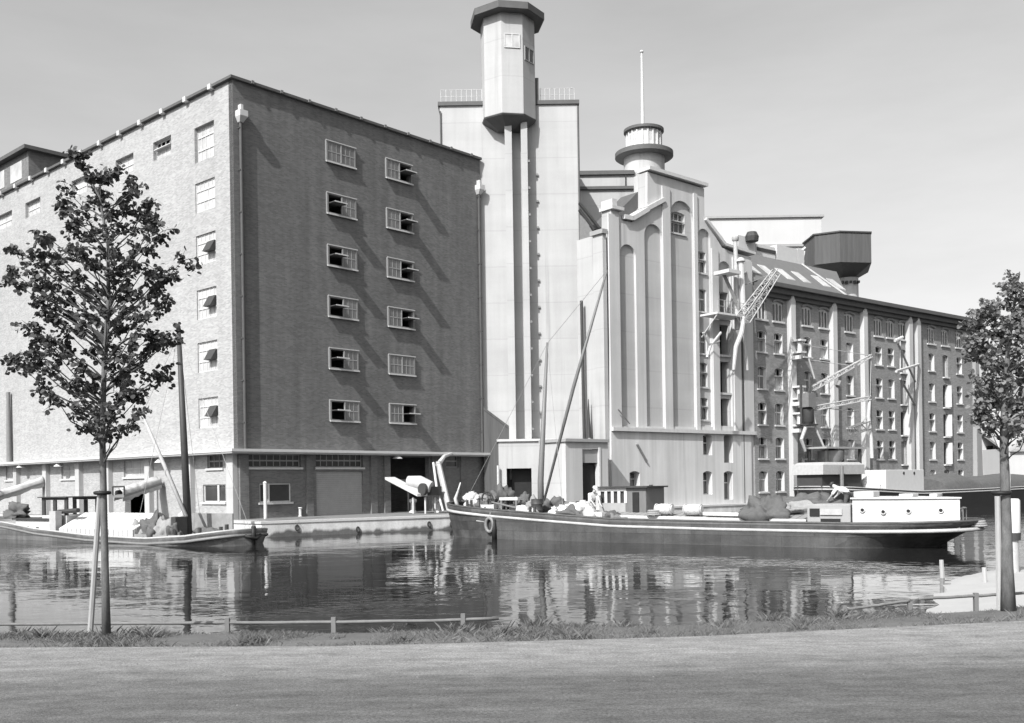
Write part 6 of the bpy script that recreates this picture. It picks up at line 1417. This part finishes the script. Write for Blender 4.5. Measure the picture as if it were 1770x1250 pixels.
# ================================================================== NEAR BANK: RAIL FENCE, POSTS, STAKES
def fence_line(x0, x1, label, mat, z, posts, ddy=2.0, zj=0.0):
    f = thing('rail_fence', label, 'fence', ((x0+x1)/2, edge_y((x0+x1)/2) + ddy, 0.6), 'knee-high rail fences along the bank')
    b = MB(); n = 24
    b.tube([(x0 + (x1-x0)*i/n, edge_y(x0 + (x1-x0)*i/n) + ddy, z + 0.012*noise.noise(Vector((x0 + i*0.4, 1, 0))) + zj*i/n) for i in range(n+1)], 0.021, 6); b.build('rail', K[mat], f, smooth=True)
    for x in posts:
        y = edge_y(x) + ddy; b = MB(); b.box(x - 0.028, x + 0.028, y - 0.028, y + 0.028, 0.2, z + 0.05 + R.uniform(-.01, .03)); b.build('post', K[mat], f)
    return f
YF = 12.65
xL = (-0.55) * YF; x2 = ray(862, 1070)[0] * YF
fence_line(xL, x2, 'long pale rail fence on knee-high posts along the left half of the bank', 'wood', 0.975, [ray(p, 1075)[0] * YF for p in (-60, 577, 800)] + [ray(390, 1075)[0]*YF])
fence_line(ray(1470, 1060)[0] * 13.0, ray(1592, 1050)[0] * 13.2, 'short dark double rail fence right of the middle of the bank', 'wood', 0.93, [ray(1477, 1060)[0] * 13.0, ray(1592, 1050)[0] * 13.2], 2.0, 0.09)
fence_line(ray(1598, 1045)[0] * 13.4, ray(1850, 1040)[0] * 14, 'thin dark rail running behind the right tree', 'wood', 1.04, [ray(1704, 1045)[0] * 13.5, 8.5], 2.0, 0.02)
for px, py0, py1, lab in ((1627, 968, 999, 'slanting wooden stake standing in the water off the sandbank'), (1701, 981, 1012, 'short wooden stake at the edge of the pale sandbank')):
    p = G(px + 3, py1, 0.0); q_ = P(px, py0, p.y); b = MB(); b.cyl((p.x, p.y, -0.3), q_, 0.07, 0.055, n=8); tag(b.build('mooring_stake', K['wood_pale'], smooth=2), lab, 'stake', 'stakes at the water edge')
# dolphin post with a white round sign
p = G(1751, 986, 0.12); yb = p.y
sg = thing('channel_marker', 'thick white-topped mooring post with a dark band, carrying a round white sign on a pole', 'marker post', (p.x, p.y, 0.0))
zA, zB, zC = P(1751, 934, yb).z, P(1751, 921, yb).z, P(1751, 862, yb).z
MB().lathe([(0.16, -0.3), (0.15, zA)], (p.x, p.y, 0), 14).build('post', K['pipe'], sg, smooth=2)
MB().lathe([(0.20, zA + 0.003), (0.21, zB)], (p.x, p.y, 0), 14).build('band', K['dark'], sg, smooth=2)
MB().lathe([(0.20, zB + 0.003), (0.20, zC - 0.05), (0.16, zC)], (p.x, p.y, 0), 14).build('post_cap', K['white'], sg, smooth=2)
xs_ = ray(1744, 830)[0] * yb; MB().cyl((xs_, p.y, zC - 0.1), (xs_, p.y, P(1742, 762, yb).z), 0.04, n=8).build('pole', K['offwhite'], sg, smooth=2)
c_ = P(1740, 762, yb); b = MB(); b.M = Matrix.Translation(c_ + Vector((0, -0.06, 0))) @ Matrix.Rotation(rad(90), 4, 'X'); b.lathe([(0.28, -0.015), (0.30, 0), (0.28, 0.015)], (0, 0, 0), 28); b.build('round_sign', K['white'], sg, smooth=2)

# ================================================================== TREES
LEAF = [(0, 0), (0.30, 0.16), (0.46, 0.42), (0.36, 0.74), (0, 1.0), (-0.36, 0.74), (-0.46, 0.42), (-0.30, 0.16)]
def leaf_mesh(vs, fs, c, size, rg):
    ax = Vector((rg.gauss(0, 1), rg.gauss(0, 1), rg.gauss(-0.35, 0.55))).normalized()
    nn = Vector((rg.gauss(0, .6), rg.gauss(-0.25, .6), rg.gauss(0.55, .5))); s_ = ax.cross(nn)
    if s_.length < 0.05: s_ = Vector((1, 0, 0))
    s_.normalize(); n = s_.cross(ax).normalized(); o = len(vs); fold = rg.uniform(0.05, 0.3); curl = rg.uniform(-0.15, 0.3)
    for (x, y) in LEAF: vs.append(c + s_ * (x*size) + ax * (y*size) + n * ((abs(x)*fold - curl*y*y) * size))
    fs += [(o, o+1, o+2, o+3, o+4), (o, o+4, o+5, o+6, o+7)]
def tree(name, label, base, axis, clusters, Y, leaf, bark, seed, per=24, lsz=(0.055, 0.095), depth=0.75, spread_=0.10, r0=0.042, group=None, cxp=None):
    rg = random.Random(seed)
    t = thing(name, label, 'tree', base, group)
    pts = [base] + [P(px, py, Y) for px, py in axis]
    n = len(pts)
    MB().tube(pts, [r0 * 1.25] + [r0 * (1 - 0.9 * (i / (n - 1)) ** 1.2) + 0.004 for i in range(1, n)], 10).build('trunk', K[bark], t, smooth=True)
    def on_axis(z):
        for a, c in zip(pts, pts[1:]):
            if a.z <= z <= c.z: return a.lerp(c, (z - a.z) / (c.z - a.z))
        return pts[-1] if z > pts[-1].z else pts[0]
    b = MB(); vs, fs = [], []
    zc = [P(px, py, Y).z for px, py in clusters]; zmin, zmax = min(zc), max(zc)
    zs0 = P(*axis[0], Y).z
    for (px, py) in clusters:
        c = P(px, py, Y); ax_ = on_axis(c.z); rad_ = abs(c.x - ax_.x)
        c = c + Vector((0, rg.uniform(-1, 1) * max(0.12, depth * (1 - (rad_ / 1.25) ** 2)) * min(1.0, 0.35 + (zmax - c.z) * 0.8), 0))
        k = c.y / Y; c = Vector((c.x * k, c.y, CAM_H + (c.z - CAM_H) * k))
        z0 = max(zs0 - 0.05, c.z - 0.12 - 0.6 * (Vector((c.x, c.y)) - Vector((ax_.x, ax_.y))).length); st = on_axis(z0)
        mid = st.lerp(c, 0.5) + Vector((0, 0, -0.04)) + Vector((rg.gauss(0, .03), rg.gauss(0, .03), 0)); L = (c - st).length
        b.tube([st, st.lerp(mid, .5) + Vector((0, 0, .02)), mid, mid.lerp(c, .6), c], [0.006 + 0.009*L, 0.005 + 0.006*L, 0.004 + 0.004*L, 0.004, 0.0025], 5)
        sq = spread_ * rg.uniform(0.85, 1.25); out = Vector((c.x - ax_.x, c.y - ax_.y, 0.12)); out = out.normalized() if out.length > 0.05 else Vector((0, 0, 1))
        nt_ = 6
        for tw in range(nt_):
            dr_ = (out * 0.55 + Vector((rg.gauss(0, .6), rg.gauss(0, .6), rg.gauss(0.05, .5)))).normalized(); ln = sq * rg.uniform(1.3, 2.7)
            s0_ = mid.lerp(c, rg.uniform(0.55, 1.0)); e_ = s0_ + dr_ * ln; b.tube([s0_, s0_.lerp(e_, .5) + Vector((0, 0, .008)), e_], [0.004, 0.003, 0.0015], 4)
            for j in range(int(per / nt_ * rg.uniform(0.7, 1.4))):
                f_ = rg.uniform(0.15, 1.05); q = s0_.lerp(e_, f_) + Vector((rg.gauss(0, 1), rg.gauss(0, 1), rg.gauss(-.4, 1))) * 0.022
                leaf_mesh(vs, fs, q, rg.uniform(*lsz), rg)
    b.build('branches', K['twig'], t)
    o = MB().add(vs, fs).build('crown', K[leaf], t, recalc=False)
    return t
z1c = [(310,395),(340,450),(385,480),(430,500),(480,460),(590,520),(545,540),(495,580),(420,545),(620,600),(590,640),(540,620),(270,545),(270,600),(290,650),(350,640),(400,600),(460,640),(640,665),(680,715),(600,700),(530,700),(450,700),(370,720),(300,690),(150,710),(190,760),(60,790),(110,800),(40,880),(20,900),(90,870),(160,830),(220,810),(280,780),(340,790),(420,780),(490,790),(560,780),(620,780),(770,830),(720,860),(680,900),(620,850),(560,870),(480,870),(400,870),(320,880),(250,880),(190,920),(140,960),(140,1010),(210,1000),(280,980),(350,960),(430,960),(510,960),(580,950),(650,950),(690,1000),(660,1040),(590,1030),(520,1040),(440,1050),(360,1050),(290,1060),(220,1050),(90,1090),(130,1110),(180,1140),(250,1110),(330,1130),(420,1140),(500,1120),(580,1110),(650,1140),(700,1150),(740,1140),(80,1220),(140,1210),(210,1200),(290,1200),(380,1210),(470,1200),(560,1200),(620,1200)]
z2c = [(40,40),(130,20),(200,60),(160,140),(220,190),(270,130),(330,60),(330,150),(300,260),(350,230),(390,160),(370,310),(400,270),(460,60),(470,130),(520,90),(590,60),(640,100),(700,90),(560,170),(500,200),(460,250),(580,250),(600,185),(520,320),(470,330),(430,350)]
cl = [(x / 2.404, 100 + y / 2.404) for x, y in z1c] + [(x / 2.404, 600 + y / 2.404) for x, y in z2c]
tb = G(184, 1103, 1.0)
tree('linden_tree', 'young linden with large dark leaves beside the road at the left, tied to a stake', tb, [(182, 1000), (179, 860), (177, 750), (180, 640), (188, 520), (186, 420), (172, 340), (140, 285)], cl, tb.y, 'leaf', 'bark', 7, per=66, lsz=(0.034, 0.072), spread_=0.066)
sb = G(156, 1094, 1.0); b = MB(); st = P(173, 846, tb.y - 0.02); b.tube([sb - Vector((0, 0, .1)), sb, st], [0.036, 0.035, 0.03], 8)
sk_ = b.build('tree_stake', K['wood_pale'], smooth=2); tag(sk_, 'pale leaning stake tied to the trunk of the left linden', 'stake', 'tree stakes')
b = MB(); c_ = P(177, 852, tb.y); b.tube([(c_.x + 0.08*math.cos(a), c_.y + 0.07*math.sin(a), c_.z) for a in [6.283*i/12 for i in range(12)]], 0.022, 6, closed=True); tie = b.build('tie', K['black'], sk_, smooth=True)
z3 = [(930,190),(990,180),(780,280),(860,310),(930,290),(990,260),(750,350),(800,370),(690,390),(880,400),(940,380),(990,400),(660,440),(700,480),(760,450),(820,450),(880,470),(960,480),(700,540),(740,520),(800,540),(860,560),(920,560),(980,560),(720,600),(760,620),(820,640),(900,640),(960,650),(740,740),(790,730),(860,740),(930,740),(990,740),(720,800),(780,800),(840,820),(910,820),(980,830),(720,880),(770,900),(830,890),(900,900),(960,900),(730,940),(790,980),(850,1000),(920,980),(980,980),(800,1040),(960,1040)]
cr_ = [(1480 + x / 3.472, 440 + y / 3.472) for x, y in z3]
cr_ += [(2 * 1742 - x + R.uniform(-5, 5), y + R.uniform(-8, 8)) for x, y in cr_ if x < 1716]
cr_ += [(1765 + R.uniform(-12, 40), 490 + R.uniform(-10, 20)) for _ in range(5)]
rt = G(1743, 1058, 1.0)
tree('linden_tree', 'young linden with paler foliage at the right edge, a stake against its trunk', rt, [(1741, 980), (1738, 860), (1735, 760), (1738, 660), (1746, 570), (1758, 500)], cr_, rt.y, 'leaf_pale', 'bark', 9, per=74, lsz=(0.034, 0.068), depth=0.6, spread_=0.075, r0=0.075)
sb = G(1728, 1056, 1.0); b = MB(); b.tube([sb - Vector((0, 0, .1)), sb, P(1724, 858, rt.y - 0.05)], [0.038, 0.037, 0.034], 8)
sk_ = b.build('tree_stake', K['wood_pale'], smooth=2); tag(sk_, 'pale upright stake against the trunk of the right linden', 'stake', 'tree stakes')
b = MB(); c_ = P(1731, 852, rt.y); b.tube([(c_.x + 0.10*math.cos(a), c_.y + 0.09*math.sin(a), c_.z) for a in [6.283*i/12 for i in range(12)]], 0.025, 6, closed=True); b.build('tie', K['black'], sk_, smooth=True)
